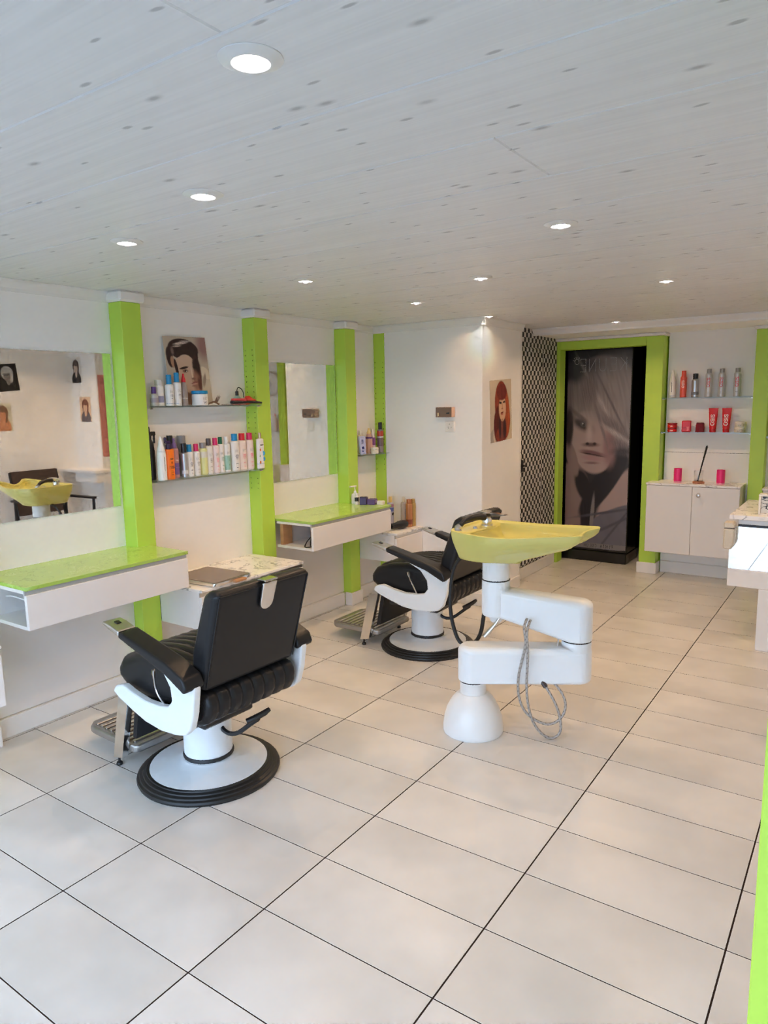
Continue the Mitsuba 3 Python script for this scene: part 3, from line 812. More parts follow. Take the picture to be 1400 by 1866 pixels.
def sheet(parent, name, w, h, tex_mat, M, t=0.002, label=None):
    """A thin printed sheet standing in local xz, centred, its print facing local -y, reading along +x."""
    v = np.array([(-w / 2, -t, -h / 2), (w / 2, -t, -h / 2), (w / 2, -t, h / 2), (-w / 2, -t, h / 2)])
    b = box(-w / 2, w / 2, -t + 0.0002, 0, -h / 2, h / 2, 0)
    part(parent, 'card', b, Wp, False, M=M)
    part(parent, name, trimesh.Trimesh(v, [[0, 1, 2], [0, 2, 3]], process=False), tex_mat, False, M=M, uv=np.array([(0, 0), (1, 0), (1, 1), (0, 1)]), label=label)


skin, skin2, dk, dk2 = S(196, 164, 142), S(165, 122, 98), S(44, 22, 22), S(88, 46, 38)
man = layers(S(186, 170, 152), [
    (0.95, 0.88, 0.18, 0.20, S(150, 110, 104), 0.6, 0, 0), (0.95, 0.22, 0.36, 0.30, S(196, 182, 160), 0.1, 12, 0), (0.90, 0.47, 0.13, 0.075, S(214, 198, 174), 0.1, -35, 0), (0.86, 0.36, 0.035, 0.10, S(150, 130, 112), 0.4, -20, 0),
    (0.50, 0.12, 0.20, 0.16, skin2, 0.15, 0, 0), (0.44, 0.815, 0.355, 0.155, dk, 0.05, -4, 0.3), (0.62, 0.72, 0.155, 0.16, dk, 0.08, 0, 0.25), (0.105, 0.70, 0.075, 0.15, dk, 0.10, 8, 0.3),
    (0.16, 0.63, 0.045, 0.085, skin2, 0.15, 8, 0), (0.455, 0.48, 0.265, 0.26, skin, 0.04, 6, 0), (0.41, 0.64, 0.21, 0.075, skin, 0.1, 4, 0), (0.56, 0.28, 0.18, 0.12, skin, 0.06, 12, 0),
    (0.715, 0.47, 0.085, 0.24, dk2, 0.22, 4, 0.2), (0.70, 0.58, 0.09, 0.13, dk, 0.3, 8, 0.2), (0.66, 0.34, 0.09, 0.15, S(150, 104, 84), 0.5, 10, 0), (0.735, 0.30, 0.045, 0.10, S(92, 52, 42), 0.5, 8, 0), (0.225, 0.55, 0.035, 0.13, dk, 0.15, 10, 0.2),
    (0.40, 0.545, 0.105, 0.018, dk, 0.25, 8, 0), (0.425, 0.500, 0.062, 0.024, S(110, 78, 66), 0.4, 2, 0), (0.435, 0.500, 0.022, 0.018, S(36, 24, 24), 0.3, 0, 0), (0.455, 0.494, 0.010, 0.008, S(225, 215, 205), 0.3, 0, 0), (0.665, 0.55, 0.05, 0.014, S(30, 16, 16), 0.4, -8, 0),
    (0.575, 0.455, 0.022, 0.085, S(212, 188, 166), 0.5, 6, 0), (0.60, 0.385, 0.045, 0.016, S(128, 90, 74), 0.5, 0, 0), (0.615, 0.325, 0.085, 0.012, S(128, 74, 66), 0.4, 8, 0), (0.615, 0.308, 0.065, 0.014, S(186, 134, 116), 0.5, 6, 0), (0.60, 0.28, 0.06, 0.010, S(150, 106, 88), 0.6, 4, 0),
    (0.40, 0.905, 0.15, 0.018, S(196, 176, 166), 0.5, 6, 0.6), (0.30, 0.86, 0.09, 0.012, S(170, 150, 142), 0.6, 4, 0.6), (0.52, 0.935, 0.12, 0.010, S(160, 140, 132), 0.6, 0, 0.6), (0.18, 0.79, 0.03, 0.05, S(120, 96, 90), 0.7, 10, 0.6)])
MAN = mat('print_man', man, 0.35, spec=0.4)
k = thing('photo_board', 'photo board of a man with dark swept up hair leaning on the upper long shelf', 'poster')
bb_tilt = T4().translate([-1.2335, 1.386, 1.727]).rotate([0, 1, 0], -5).rotate([1, 0, 0], 1.5).rotate([0, 0, 1], 90)
sheet(k, 'print', 0.305, 0.385, MAN, bb_tilt, 0.003, 'sepia portrait of a man with dark quiff')

# short shelf in the corner
G3 = 'products on the short corner shelf'
Z3 = 1.138
k = thing('cream_tube', 'lilac squeeze tube leaning at the left of the short corner shelf', 'tube', G3)
P = rounded([(-0.026, 0.0), (0.026, 0.0), (0.033, 0.14), (-0.033, 0.14)], 0.004, 32)
part(k, 'body', pillow(P, -0.012, 0.012, 0.010), plast(176, 178, 214), 40, M=T4().translate([-1.165, 2.968, Z3 + 0.001]).rotate([0, 0, 1], 65).rotate([0, 1, 0], -4))
for q, (dx, dz, w_, h_) in enumerate(((-0.006, 0.098, 0.004, 0.034), (0.003, 0.098, 0.004, 0.030), (0.0, 0.052, 0.018, 0.018), (-0.004, 0.026, 0.012, 0.008))):
    part(k, 'print_line', hull([(dx + a * w_ / 2, b, dz + c * h_ / 2) for a in (-1, 1) for b in (-0.0128, -0.0119) for c in (-1, 1)]), plast(40, 50, 110), False, M=T4().translate([-1.165, 2.968, Z3 + 0.001]).rotate([0, 0, 1], 65).rotate([0, 1, 0], -4))
bottle('lotion_bottle', 'cream bottle with white cap behind the lilac tube on the corner shelf', 'bottle', -1.225, 3.02, Z3, 0.050, 0.182, 0.035, plast(214, 204, 190), Wp, 'round', G3, 0.5)
bottle('foam_bottle', 'peach and lilac bottle with yellow cap on the corner shelf', 'bottle', -1.205, 3.105, Z3, 0.056, 0.196, 0.045, plast(196, 152, 140), plast(216, 186, 120), 'slope', G3, 0.6, [('band', 0.115, 0.128, PURP)])
bottle('foam_bottle', 'slim white and purple bottle beside the black can on the corner shelf', 'bottle', -1.215, 3.172, Z3, 0.042, 0.185, 0.045, plast(206, 190, 200), Wp, 'slope', G3, 0.5, [('band', 0.06, 0.12, plast(120, 70, 130))])
bottle('cream_tub', 'small white lidded jar at the front of the corner shelf', 'jar', -1.148, 3.098, Z3, 0.062, 0.048, 0.018, plast(222, 214, 196), plast(226, 218, 200), 'jar', G3, 1.0)
bottle('spray_can', 'black and silver hairspray can at the right end of the corner shelf', 'bottle', -1.185, 3.232, Z3, 0.050, 0.236, 0.055, plast(150, 140, 138, 0.25, 0.6), BLACKP, 'can', G3, 0.62, [('band', 0.128, 0.168, plast(170, 60, 40)), ('band', 0.118, 0.124, Wp), ('band', 0.05, 0.116, plast(110, 90, 92)), ('band', 0.169, 0.172, BLACKP)])
# on the rear vanity counter
G4 = 'things on the second green counter'
k = thing('pump_bottle', 'white soap pump bottle at the back of the second green counter', 'bottle', G4)
part(k, 'body', lathe([(0, 0), (0.027, 0), (0.029, 0.005), (0.029, 0.06), (0.024, 0.072), (0.010, 0.078), (0, 0.078)], 24, -1.122, 2.800, 0.7874), plast(224, 216, 210), 40)
part(k, 'pump', cat(lathe([(0, 0.0785), (0.011, 0.0785), (0.011, 0.092), (0.004, 0.094), (0.004, 0.125), (0, 0.125)], 14, -1.122, 2.800, 0.7874), box(-1.132, -1.112, 2.740, 2.812, 0.912, 0.922, 0.003)), Wp, 40)
bottle('lotion_bottle', 'little white bottle with black stripe beside the pump bottle on the second green counter', 'bottle', -1.075, 2.755, 0.787, 0.030, 0.085, 0.018, plast(226, 220, 214), Wp, 'round', G4, 0.7, [('band', 0.025, 0.055, BLACKP)])
k = thing('product_box', 'taller dark purple carton on the second green counter', 'box', G4)
part(k, 'carton', box(-0.025, 0.025, -0.03, 0.03, 0, 0.052, 0.002), plast(64, 46, 92), M=Rz(20, -1.035, 2.79, 0.7874))
part(k, 'flap', box(-0.024, 0.024, -0.031, 0.010, 0.0523, 0.058, 0.001), plast(44, 32, 62), M=Rz(20, -1.035, 2.79, 0.7874))
k = thing('product_box', 'flat purple carton with pale print on the second green counter', 'box', G4)
part(k, 'carton', box(-0.03, 0.03, -0.03, 0.03, 0, 0.040, 0.002), plast(92, 66, 120), M=Rz(15, -0.982, 2.822, 0.7874))
part(k, 'stripe', box(0.0301, 0.0306, -0.012, 0.022, 0.010, 0.030, 0.0), plast(160, 140, 180), False, M=Rz(15, -0.982, 2.822, 0.7874))
k = thing('product_box', 'small white carton at the right corner of the second green counter', 'box', G4)
part(k, 'carton', box(-0.024, 0.024, -0.02, 0.02, 0, 0.026, 0.002), plast(226, 216, 200), M=Rz(10, -0.915, 2.838, 0.7874))
part(k, 'flap', box(-0.0235, 0.0235, -0.0195, 0.0195, 0.0262, 0.0275, 0), Wp, M=Rz(10, -0.915, 2.838, 0.7874))
# on the corner cabinet
G5 = 'things on the corner cabinet'
bottle('spray_can', 'lilac spray can with yellow cap on the corner cabinet', 'bottle', -1.06, 3.175, 0.567, 0.050, 0.230, 0.045, plast(178, 180, 206), plast(216, 186, 120), 'can', G5, 0.55, [('band', 0.115, 0.145, plast(92, 110, 180)), ('line', 0.022, 0.022, 0.095, BLACKP), ('band', 0.150, 0.172, plast(180, 130, 160))])
bottle('spray_can', 'pale grey slim spray can on the corner cabinet', 'bottle', -0.975, 3.232, 0.567, 0.044, 0.226, 0.04, plast(196, 184, 174), plast(220, 208, 190), 'can', G5, 0.5, [('band', 0.02, 0.022, BLACKP), ('line', 0.004, 0.07, 0.10, GREYTXT)])
bottle('spray_can', 'copper coloured hairspray can at the front of the corner cabinet', 'bottle', -0.902, 3.20, 0.567, 0.050, 0.216, 0.03, plast(196, 132, 88, 0.25, 0.6), plast(190, 120, 80, 0.25, 0.6), 'can', G5, 0.8, [('band', 0.022, 0.06, plast(130, 70, 50))])
bottle('spray_can', 'dull gold spray can behind the copper can on the corner cabinet', 'bottle', -0.895, 3.247, 0.567, 0.040, 0.214, 0.03, plast(196, 160, 96, 0.25, 0.6), plast(196, 160, 96, 0.25, 0.6), 'can', G5, 0.7)
k = thing('hair_dryer', 'black hair dryer lying on the corner cabinet', 'hair dryer', G5)
m = lathe([(0, -0.065), (0.024, -0.065), (0.030, -0.05), (0.033, -0.02), (0.030, 0.02), (0.022, 0.055), (0.020, 0.10), (0.017, 0.10), (0.017, 0.06), (0, 0.06)], 28)
m.apply_transform(trimesh.transformations.rotation_matrix(PI / 2, [1, 0, 0]))
part(k, 'barrel', m, BLACKP, 40, M=Rz(-12, -0.905, 3.075, 0.6015))
part(k, 'grille', lathe([(0, 0), (0.022, 0), (0.022, 0.004), (0, 0.006)], 20), plast(60, 60, 62), 30, M=Rz(-12, -0.905, 3.075, 0.6015).rotate([1, 0, 0], -90).translate([0, 0, 0.0652]))
part(k, 'handle', tube([(-0.925, 3.09, 0.588), (-0.96, 3.085, 0.584), (-1.0, 3.075, 0.582), (-1.04, 3.06, 0.581)], [0.013, 0.014, 0.014, 0.011], 12), BLACKP)

# brown tray mirror on the marble top
k = thing('hand_mirror', 'brown glass tray mirror with chrome rim and wooden grips lying on the marbled cabinet', 'mirror')
Mt = Rz(3, -0.975, 1.245, 0.5675)
R_ = resample(shapely.box(-0.155, -0.125, 0.155, 0.125).buffer(0.018, quad_segs=6), 64)


part(k, 'rim', slab(R_, 0.002, 0.022, 0.004), CHROME, 30, M=Mt)
part(k, 'glass', slab(resample(shapely.box(-0.155, -0.125, 0.155, 0.125).buffer(0.012, quad_segs=6), 64), 0.0222, 0.0240, 0.0008), plast(104, 84, 70, 0.18), 30, M=Mt)
for sx in (-1, 1):
    part(k, 'grip', box(sx * 0.174 - (0.012 if sx > 0 else 0.016), sx * 0.174 + (0.016 if sx > 0 else 0.012), -0.02, 0.07, 0.0, 0.015, 0.004) if False else box(sx * 0.1745 - 0.001 if sx > 0 else -0.1995, 0.1995 if sx > 0 else -0.1735, -0.015, 0.075, 0.001, 0.016, 0.004), WOOD, M=Mt, label='wooden grip')

# ------------------------------------------------------------------ barber chairs
SIDE = rounded([(0.208, 0.402), (0.19, 0.43), (0.14, 0.443), (0.08, 0.427), (-0.01, 0.412), (-0.10, 0.415), (-0.150, 0.425), (-0.178, 0.455), (-0.172, 0.505), (-0.13, 0.56), (-0.04, 0.603), (0.04, 0.634),
                (0.03, 0.655), (-0.12, 0.612), (-0.24, 0.566), (-0.318, 0.535), (-0.300, 0.43), (-0.278, 0.365), (-0.245, 0.335), (-0.19, 0.322), (-0.10, 0.315), (0.0, 0.325), (0.09, 0.352), (0.17, 0.380)], 0.007, 150)
PAD = rounded([(0.085, 0.655), (0.085, 0.683), (-0.205, 0.617), (-0.300, 0.578), (-0.318, 0.535), (-0.30, 0.520), (-0.19, 0.573)], 0.006, 60)
TIP = rounded([(0.0865, 0.659), (0.0865, 0.681), (0.15, 0.697), (0.192, 0.702), (0.192, 0.692), (0.15, 0.676)], 0.003, 40)
SEATP = rounded([(-0.235, 0.44), (-0.20, 0.39), (0.05, 0.372), (0.20, 0.385), (0.268, 0.43), (0.272, 0.475), (0.235, 0.525), (0.14, 0.558), (0.0, 0.575), (-0.23, 0.56)], 0.025, 80)
BACKP = rounded([(-0.292, 0.492), (-0.215, 0.50), (-0.232, 0.64), (-0.315, 0.862), (-0.345, 0.882), (-0.385, 0.884), (-0.402, 0.868)], 0.014, 70)
ROLLP = rounded([(-0.18, 0.36), (-0.235, 0.340), (-0.285, 0.362), (-0.308, 0.40), (-0.312, 0.44), (-0.298, 0.475), (-0.25, 0.489), (-0.18, 0.485)], 0.022, 48)


def pleat(y):
    n = 8
    t = (y + 0.23) / 0.46 * n
    return 1 - 0.10 * (1 - min(1.0, abs(t - round(t)) / 0.30)) ** 1.5


def mapped(parts_at, fn):
    return [fn(p) for p in parts_at]


CH = {}
CH['base_ring'] = (lathe([(0.20, 0.0005), (0.292, 0.0005), (0.296, 0.010), (0.293, 0.018), (0.284, 0.022), (0.282, 0.028), (0.270, 0.032), (0.268, 0.037), (0.256, 0.040), (0.254, 0.044), (0.243, 0.044), (0.243, 0.034), (0.20, 0.034)], 72), RUBBER)
CH['base_plate'] = (lathe([(0.08, 0.036), (0.2425, 0.036), (0.2425, 0.044), (0.20, 0.052), (0.15, 0.060), (0.122, 0.066), (0.112, 0.074), (0.100, 0.078), (0.08, 0.078)], 72), ENAMEL)
CH['post_ring'] = (lathe([(0.09, 0.0785), (0.104, 0.0785), (0.106, 0.085), (0.104, 0.092), (0.09, 0.092)], 56), RUBBER)
CH['post'] = (lathe([(0, 0.0925), (0.098, 0.0925), (0.100, 0.096), (0.100, 0.255), (0.097, 0.262), (0.0, 0.262)], 56), ENAMEL)
CH['under_frame'] = (cat(box(-0.15, 0.16, -0.13, 0.13, 0.2625, 0.310, 0.01), box(-0.19, 0.12, -0.256, 0.256, 0.311, 0.342, 0.008), box(-0.20, 0.18, -0.21, 0.21, 0.343, 0.369, 0.006)), BLACKP)
seat = pillow(SEATP, -0.236, 0.236, 0.045, 6)
top = smooth_path([(-0.20, 0, 0.558), (0.0, 0, 0.574), (0.14, 0, 0.557), (0.232, 0, 0.522), (0.258, 0, 0.488)], 24)
pl_ = []
for q in range(7):
    t = tube(top + np.array([0, -0.15 + 0.05 * q, -0.006]), np.r_[0.006, np.full(22, 0.0235), 0.006], 14)
    v = t.vertices.copy()
    c = np.repeat(top + np.array([0, -0.15 + 0.05 * q, -0.006]), 14, axis=0)
    v[:len(c)] = c + (v[:len(c)] - c) * np.array([0.5, 1.0, 0.55])
    pl_.append(trimesh.Trimesh(v, t.faces, process=False))
CH['seat'] = (seat, LEATHER)
CH['seat_pleats'] = (cat(*pl_), LEATHER)
CH['back_roll'] = (pillow(ROLLP, -0.232, 0.232, 0.02, 4, scale=pleat, mid=96), LEATHER)
CH['backrest'] = (pillow(BACKP, -0.236, 0.236, 0.028, 5), LEATHER)
fr = smooth_path([(-0.220, 0, 0.53), (-0.226, 0, 0.62), (-0.262, 0, 0.74), (-0.312, 0, 0.855), (-0.342, 0, 0.876)], 24)
pl_ = []
for q in range(7):
    t = tube(fr + np.array([-0.004, -0.15 + 0.05 * q, 0.0]), np.r_[0.006, np.full(22, 0.0235), 0.010], 14)
    v = t.vertices.copy()
    c = np.repeat(fr + np.array([-0.004, -0.15 + 0.05 * q, 0.0]), 14, axis=0)
    v[:len(c)] = c + (v[:len(c)] - c) * np.array([0.55, 1.0, 0.45])
    pl_.append(trimesh.Trimesh(v, t.faces, process=False))
CH['back_pleats'] = (cat(*pl_), LEATHER)
pip = []
for s in (-1, 1):
    pip.append(tube([(-0.297, s * 0.222, 0.505), (-0.345, s * 0.222, 0.68), (-0.3995, s * 0.222, 0.862)], 0.003, 6))
pip.append(tube([(-0.3985, -0.222, 0.866), (-0.3985, 0.222, 0.866)], 0.003, 6))
CH['piping'] = (cat(*pip), LEATHER)
# headrest socket on the back of the backrest
tag = resample(Polygon([(-0.033, 0.055), (0.033, 0.055), (0.030, -0.02), (-0.030, -0.02)]).union(shapely.Point(0, -0.02).buffer(0.030)).buffer(0.002), 48)
m = pillow(tag, 0.0, 0.012, 0.004)
v = m.vertices
sl = (0.402 - 0.292) / (0.868 - 0.492)
m = trimesh.Trimesh(np.stack([-0.404 - v[:, 1] - sl * (v[:, 2] - 0.03), v[:, 0], 0.822 + v[:, 2]], 1), m.faces, process=False)
trimesh.repair.fix_normals(m)
CH['headrest_socket'] = (cat(m, box(-0.428, -0.385, -0.033, 0.033, 0.8845, 0.892, 0.003)), CHROME)
# inside link with knob, recline handle, pump lever
CH['pump_lever'] = (cat(tube(smooth_path([(-0.07, 0.0, 0.245), (-0.11, 0.0, 0.205), (-0.15, -0.005, 0.200), (-0.225, -0.02, 0.245), (-0.285, -0.03, 0.292)], 26), 0.0095, 9), tube([(-0.262, 0.012, 0.290), (-0.283, -0.02, 0.300), (-0.298, -0.055, 0.312), (-0.305, -0.075, 0.322)], [0.011, 0.013, 0.012, 0.009], 9)), BLACKP)
for q, s in enumerate((1, -1)):
    CH['side_frame' + ('' if q == 0 else '_001')] = (pillow(SIDE, s * 0.275 - 0.0175, s * 0.275 + 0.0175, 0.009, 4), ENAMEL)
    CH['arm_pad' + ('' if q == 0 else '_001')] = (pillow(PAD, s * 0.285 - 0.045, s * 0.285 + 0.045, 0.012, 4), LEATHER)
    CH['arm_tip' + ('' if q == 0 else '_001')] = (pillow(TIP, s * 0.285 - 0.040, s * 0.285 + 0.040, 0.006, 4), STEEL)
    CH['ashtray_slot' + ('' if q == 0 else '_001')] = (hull([(0.125 + a, s * 0.285 + b, 0.6925 + a * 0.25 + c) for a in (0.012, 0.032) for b in (-0.010, 0.010) for c in (-0.002, 0.0015)]), BLACKP)
CH['recline_handle'] = (tube(smooth_path([(-0.085, 0.262, 0.415), (-0.075, 0.278, 0.455), (-0.045, 0.268, 0.495), (-0.02, 0.252, 0.53)], 16), [0.0045] * 12 + [0.0055, 0.0075, 0.008, 0.006], 8), CHROME)
for q, s in enumerate((1, -1)):
    CH['hinge_disc' + ('' if q == 0 else '_001')] = (hull([(-0.195 + 0.026 * math.cos(a), s * (0.243 + b), 0.575 + 0.026 * math.sin(a)) for a in np.linspace(0, 2 * PI, 20, endpoint=False) for b in (0, 0.008)]), CHROME)
    CH['footrest_arm' + ('' if q == 0 else '_001')] = (hull([(a, s * 0.203 + b, z) for (a, z) in ((0.225, 0.36), (0.295, 0.345), (0.372, 0.035), (0.305, 0.050)) for b in (-0.014, 0.014)]), CHROME)
    CH['footrest_foot' + ('' if q == 0 else '_001')] = (lathe([(0, 0.001), (0.012, 0.001), (0.014, 0.006), (0.012, 0.014), (0.005, 0.018), (0.005, 0.034), (0, 0.034)], 16, 0.352, s * 0.203, 0), RUBBER)
CH['calf_pad'] = (hull([(a, b, z) for (a, z) in ((0.195, 0.36), (0.220, 0.36), (0.262, 0.145), (0.237, 0.145)) for b in (-0.185, 0.185)]), LEATHER)
fp = rounded([(0.25, -0.185), (0.60, -0.185), (0.640, -0.15), (0.640, 0.15), (0.60, 0.185), (0.25, 0.185)], 0.02, 60)
m = pillow(fp, 0.068, 0.104, 0.010)
CH['foot_plate'] = (trimesh.Trimesh(m.vertices[:, [0, 2, 1]], m.faces[:, ::-1], process=False), ALU)
for q in range(9):
    f0 = 0.285 + 0.036 * q
    CH['foot_rib' + ('' if q == 0 else '_%03d' % q)] = (box(f0, f0 + 0.019, -0.165, 0.165, 0.1035, 0.1115, 0.003), STEEL)
E_ = trimesh.creation.annulus(0.026, 0.030, 0.002, sections=24)
E_.apply_scale((0.7, 1.5, 1))
E_.apply_translation((0.44, 0, 0.1128))
E2 = trimesh.creation.annulus(0.010, 0.013, 0.002, sections=20)
E2.apply_translation((0.44, 0, 0.1128))
CH['foot_emblem'] = (cat(E_, E2), ALU)
ch_ply = {n: mikit.ply(m, b, 30) for n, (m, b) in CH.items()}
HEAD = pillow(rounded([(-0.31, 0.905), (-0.255, 0.92), (-0.275, 0.985), (-0.315, 1.01), (-0.355, 1.0), (-0.36, 0.945)], 0.012, 48), -0.115, 0.115, 0.03, 5)


def barber_chair(x, y, rot, label, headrest=False):
    k = thing('barber_chair', label, 'chair')
    for n in CH:
        if headrest and n == 'headrest_socket':
            continue
        used.discard(k + '__' + n)
        part(k, n, ch_ply[n], None, M=Rz(rot, x, y, 0))
    if headrest:
        part(k, 'headrest', HEAD, LEATHER, 30, M=Rz(rot, x, y, 0), label='black padded headrest')
        part(k, 'headrest_bar', tube([(-0.345, 0, 0.86), (-0.335, 0, 0.93)], 0.009, 10), CHROME, M=Rz(rot, x, y, 0))


barber_chair(-0.19, 0.49, 177.3, 'black leather barber chair with white round base nearest the camera, seen from behind')
barber_chair(-0.205, 2.31, 180.0, 'black leather barber chair with white round base standing farther back, behind the basin')

# ------------------------------------------------------------------ the swivelling wash basin
k = thing('wash_basin', 'olive yellow shampoo basin on a white swivel arm stand in the middle of the floor', 'basin')
NX, NY, EX, EY, PX, PY = 0.58, 1.42, 0.985, 1.655, 0.645, 1.52
part(k, 'foot', lathe([(0, 0.0005), (0.138, 0.0005), (0.141, 0.008), (0.140, 0.03), (0.134, 0.07), (0.122, 0.11), (0.104, 0.145), (0.084, 0.172), (0.066, 0.188), (0, 0.188)], 56, NX, NY), ENAMEL2)
part(k, 'neck', lathe([(0.02, 0.1885), (0.061, 0.1885), (0.061, 0.244), (0.02, 0.244)], 40, NX, NY), ENAMEL2)
part(k, 'joint_ring', lathe([(0.02, 0.2445), (0.064, 0.2445), (0.064, 0.249), (0.02, 0.249)], 40, NX, NY), BLACKP)


def capsule_hull(ends, n=28, rr=0.03):
    """Hull of upright rounded pillars (x, y, radius, z0, z1, edge radii at bottom and top)."""
    pts = []
    for (x, y, r, z0, z1, eb, et) in ends:
        for a in np.linspace(0, 2 * PI, n, endpoint=False):
            for q in np.linspace(0, PI / 2, 5):
                pts.append((x + (r - et + et * math.cos(q)) * math.cos(a), y + (r - et + et * math.cos(q)) * math.sin(a), z1 - et + et * math.sin(q)))
                pts.append((x + (r - eb + eb * math.cos(q)) * math.cos(a), y + (r - eb + eb * math.cos(q)) * math.sin(a), z0 + eb - eb * math.sin(q)))
    return hull(pts)


import manifold3d as m3


def manif(m):
    return m3.Manifold(m3.Mesh(np.asarray(m.vertices, np.float32), np.asarray(m.faces, np.uint32)))


def union(*ms):
    o = manif(ms[0])
    for x in ms[1:]:
        o = o + manif(x)
    q = o.to_mesh()
    return trimesh.Trimesh(q.vert_properties[:, :3], q.tri_verts)


low = union(capsule_hull([(NX, NY, 0.070, 0.2495, 0.418, 0.006, 0.028), (EX, EY, 0.070, 0.2495, 0.415, 0.02, 0.028)]), capsule_hull([(EX, EY, 0.067, 0.26, 0.442, 0.02, 0.002)]))
part(k, 'lower_arm', low, ENAMEL, 35)
part(k, 'joint_ring', lathe([(0.02, 0.4425), (0.0665, 0.4425), (0.0665, 0.4465), (0.02, 0.4465)], 40, EX, EY), BLACKP)
upm = union(capsule_hull([(EX, EY, 0.070, 0.447, 0.632, 0.004, 0.030), (PX + 0.02, PY + 0.01, 0.060, 0.548, 0.672, 0.012, 0.02)]), capsule_hull([(PX, PY, 0.064, 0.540, 0.712, 0.016, 0.002)]))
part(k, 'upper_arm', upm, ENAMEL, 35)
part(k, 'joint_ring', lathe([(0.02, 0.7125), (0.065, 0.7125), (0.065, 0.7165), (0.02, 0.7165)], 40, PX, PY), BLACKP)
part(k, 'post', lathe([(0.02, 0.717), (0.062, 0.717), (0.062, 0.8145), (0.02, 0.8145)], 40, PX, PY), ENAMEL2)
part(k, 'valve_nub', lathe([(0, 0.505), (0.018, 0.508), (0.030, 0.52), (0.034, 0.5395), (0, 0.5395)], 24, PX + 0.005, PY - 0.005), ENAMEL2)
# bowl: plan outline round the rim, in basin coordinates (s along the axis from the tap end, t across)
BX, BY, BL = 0.475, 1.535, 0.615
ctrl = [(0.0, 0.0), (0.0, -0.10), (0.012, -0.155), (0.06, -0.188), (0.16, -0.212), (0.28, -0.213), (0.40, -0.188), (0.50, -0.158), (0.575, -0.138), (0.605, -0.118), (0.600, -0.090), (0.568, -0.060), (0.552, -0.02)]
ctrl = ctrl + [(0.550, 0.0)] + [(a, -b) for a, b in ctrl[::-1][:-1]]
O = smooth_path(ctrl, 144, closed=True)
rimz = lambda s: 0.955 + 0.020 * np.clip((s - 0.25) / 0.35, 0, 1) ** 1.5 - 0.006 * np.clip(s / 0.2, 0, 1) * np.clip((0.5 - s) / 0.2, 0, 1)
notch = np.exp(-((O[:, 1] / 0.055) ** 2)) * np.clip((O[:, 0] - 0.45) / 0.1, 0, 1)
RZ = rimz(O[:, 0]) - 0.030 * notch
cen = np.array([0.24, 0.0])


def ringpts(P2, z):
    return np.stack([BX + P2[:, 0], BY + P2[:, 1], np.broadcast_to(z, (len(P2),))], 1)


Bot = np.stack([0.022 + np.clip(O[:, 0], 0, 1) * 0.50, O[:, 1] * 0.74], 1)
cb0 = np.array([0.15, 0.0])
rings = [ringpts(cb0 + (Bot - cb0) * 0.02, 0.814), ringpts(cb0 + (Bot - cb0) * 0.88, 0.814), ringpts(cb0 + (Bot - cb0) * 0.965, 0.818), ringpts(Bot, 0.828)]
for q in np.linspace(0.15, 1, 8):
    e = q ** 0.85
    rings.append(ringpts(Bot + (O - Bot) * math.sin(q * PI / 2) ** 1.15, 0.828 + (RZ - 0.008 - 0.828) * q))
nO = np.roll(O, -1, 0) - np.roll(O, 1, 0)
nO = np.stack([nO[:, 1], -nO[:, 0]], 1)
nO /= np.linalg.norm(nO, axis=1, keepdims=True)
inn = lambda d: O - nO * d * (1 if (nO[0] @ (O[0] - cen)) > 0 else -1)
rings += [ringpts(inn(-0.001), RZ - 0.003), ringpts(inn(0.003), RZ), ringpts(inn(0.009), RZ), ringpts(inn(0.013), RZ - 0.004)]
# inner wall: leaves a flat tap deck at the tap end
I0 = inn(0.018)
Ib = np.stack([np.maximum(I0[:, 0], 0.115 - 0.5 * np.abs(I0[:, 1]) ** 2), I0[:, 1] * 0.97], 1)
rings.append(ringpts(I0, RZ - 0.009))
rings.append(ringpts(Ib, RZ - 0.011))
cb = np.array([0.27, 0.0])
for q in np.linspace(0.12, 1, 9):
    sc = math.cos(q * PI / 2) ** 0.8
    rings.append(ringpts(cb + (Ib - cb) * max(sc, 0.06), RZ - 0.011 - (RZ - 0.011 - 0.862) * math.sin(q * PI / 2)))
bowl = stitch(rings)
trimesh.repair.fix_normals(bowl)
if bowl.volume < 0:
    bowl.invert()
part(k, 'bowl', bowl, BASIN, 50)
part(k, 'drain', lathe([(0, 0.0), (0.022, 0.0), (0.024, 0.002), (0.020, 0.004), (0, 0.003)], 24, BX + 0.27, BY, 0.8635), CHROME)
TZ = 0.944
MXX, MXY = 0.556, 1.605
part(k, 'mixer_tap', cat(lathe([(0, 0), (0.027, 0), (0.027, 0.005), (0.023, 0.009), (0.022, 0.034), (0.018, 0.042), (0, 0.043)], 28, MXX, MXY, TZ - 0.001),
                         hull([(MXX + a, MXY + b, TZ + z) for (a, z) in ((-0.022, 0.044), (0.02, 0.046), (0.085, 0.053), (0.100, 0.056), (0.05, 0.064), (-0.022, 0.058)) for b in (-0.016, 0.016)])), CHROME)
part(k, 'spray_holder', lathe([(0, 0), (0.022, 0), (0.022, 0.004), (0.016, 0.010), (0.013, 0.018), (0, 0.019)], 24, 0.498, 1.42, TZ - 0.004), CHROME)
part(k, 'spray_nozzle', tube([(0.496, 1.420, TZ + 0.008), (0.505, 1.432, TZ + 0.022)], [0.017, 0.013], 14), CHROME)
part(k, 'hand_spray', tube(smooth_path([(0.505, 1.432, TZ + 0.022), (0.515, 1.46, TZ + 0.040), (0.530, 1.505, TZ + 0.050), (0.545, 1.545, TZ + 0.050), (0.560, 1.572, TZ + 0.046)], 20), np.linspace(0.011, 0.017, 20), 14), BLACKP, label='black curved hand spray')
part(k, 'knob', lathe([(0, 0), (0.012, 0), (0.009, 0.010), (0, 0.014)], 16, 0.545, 1.505, TZ - 0.002), CHROME)
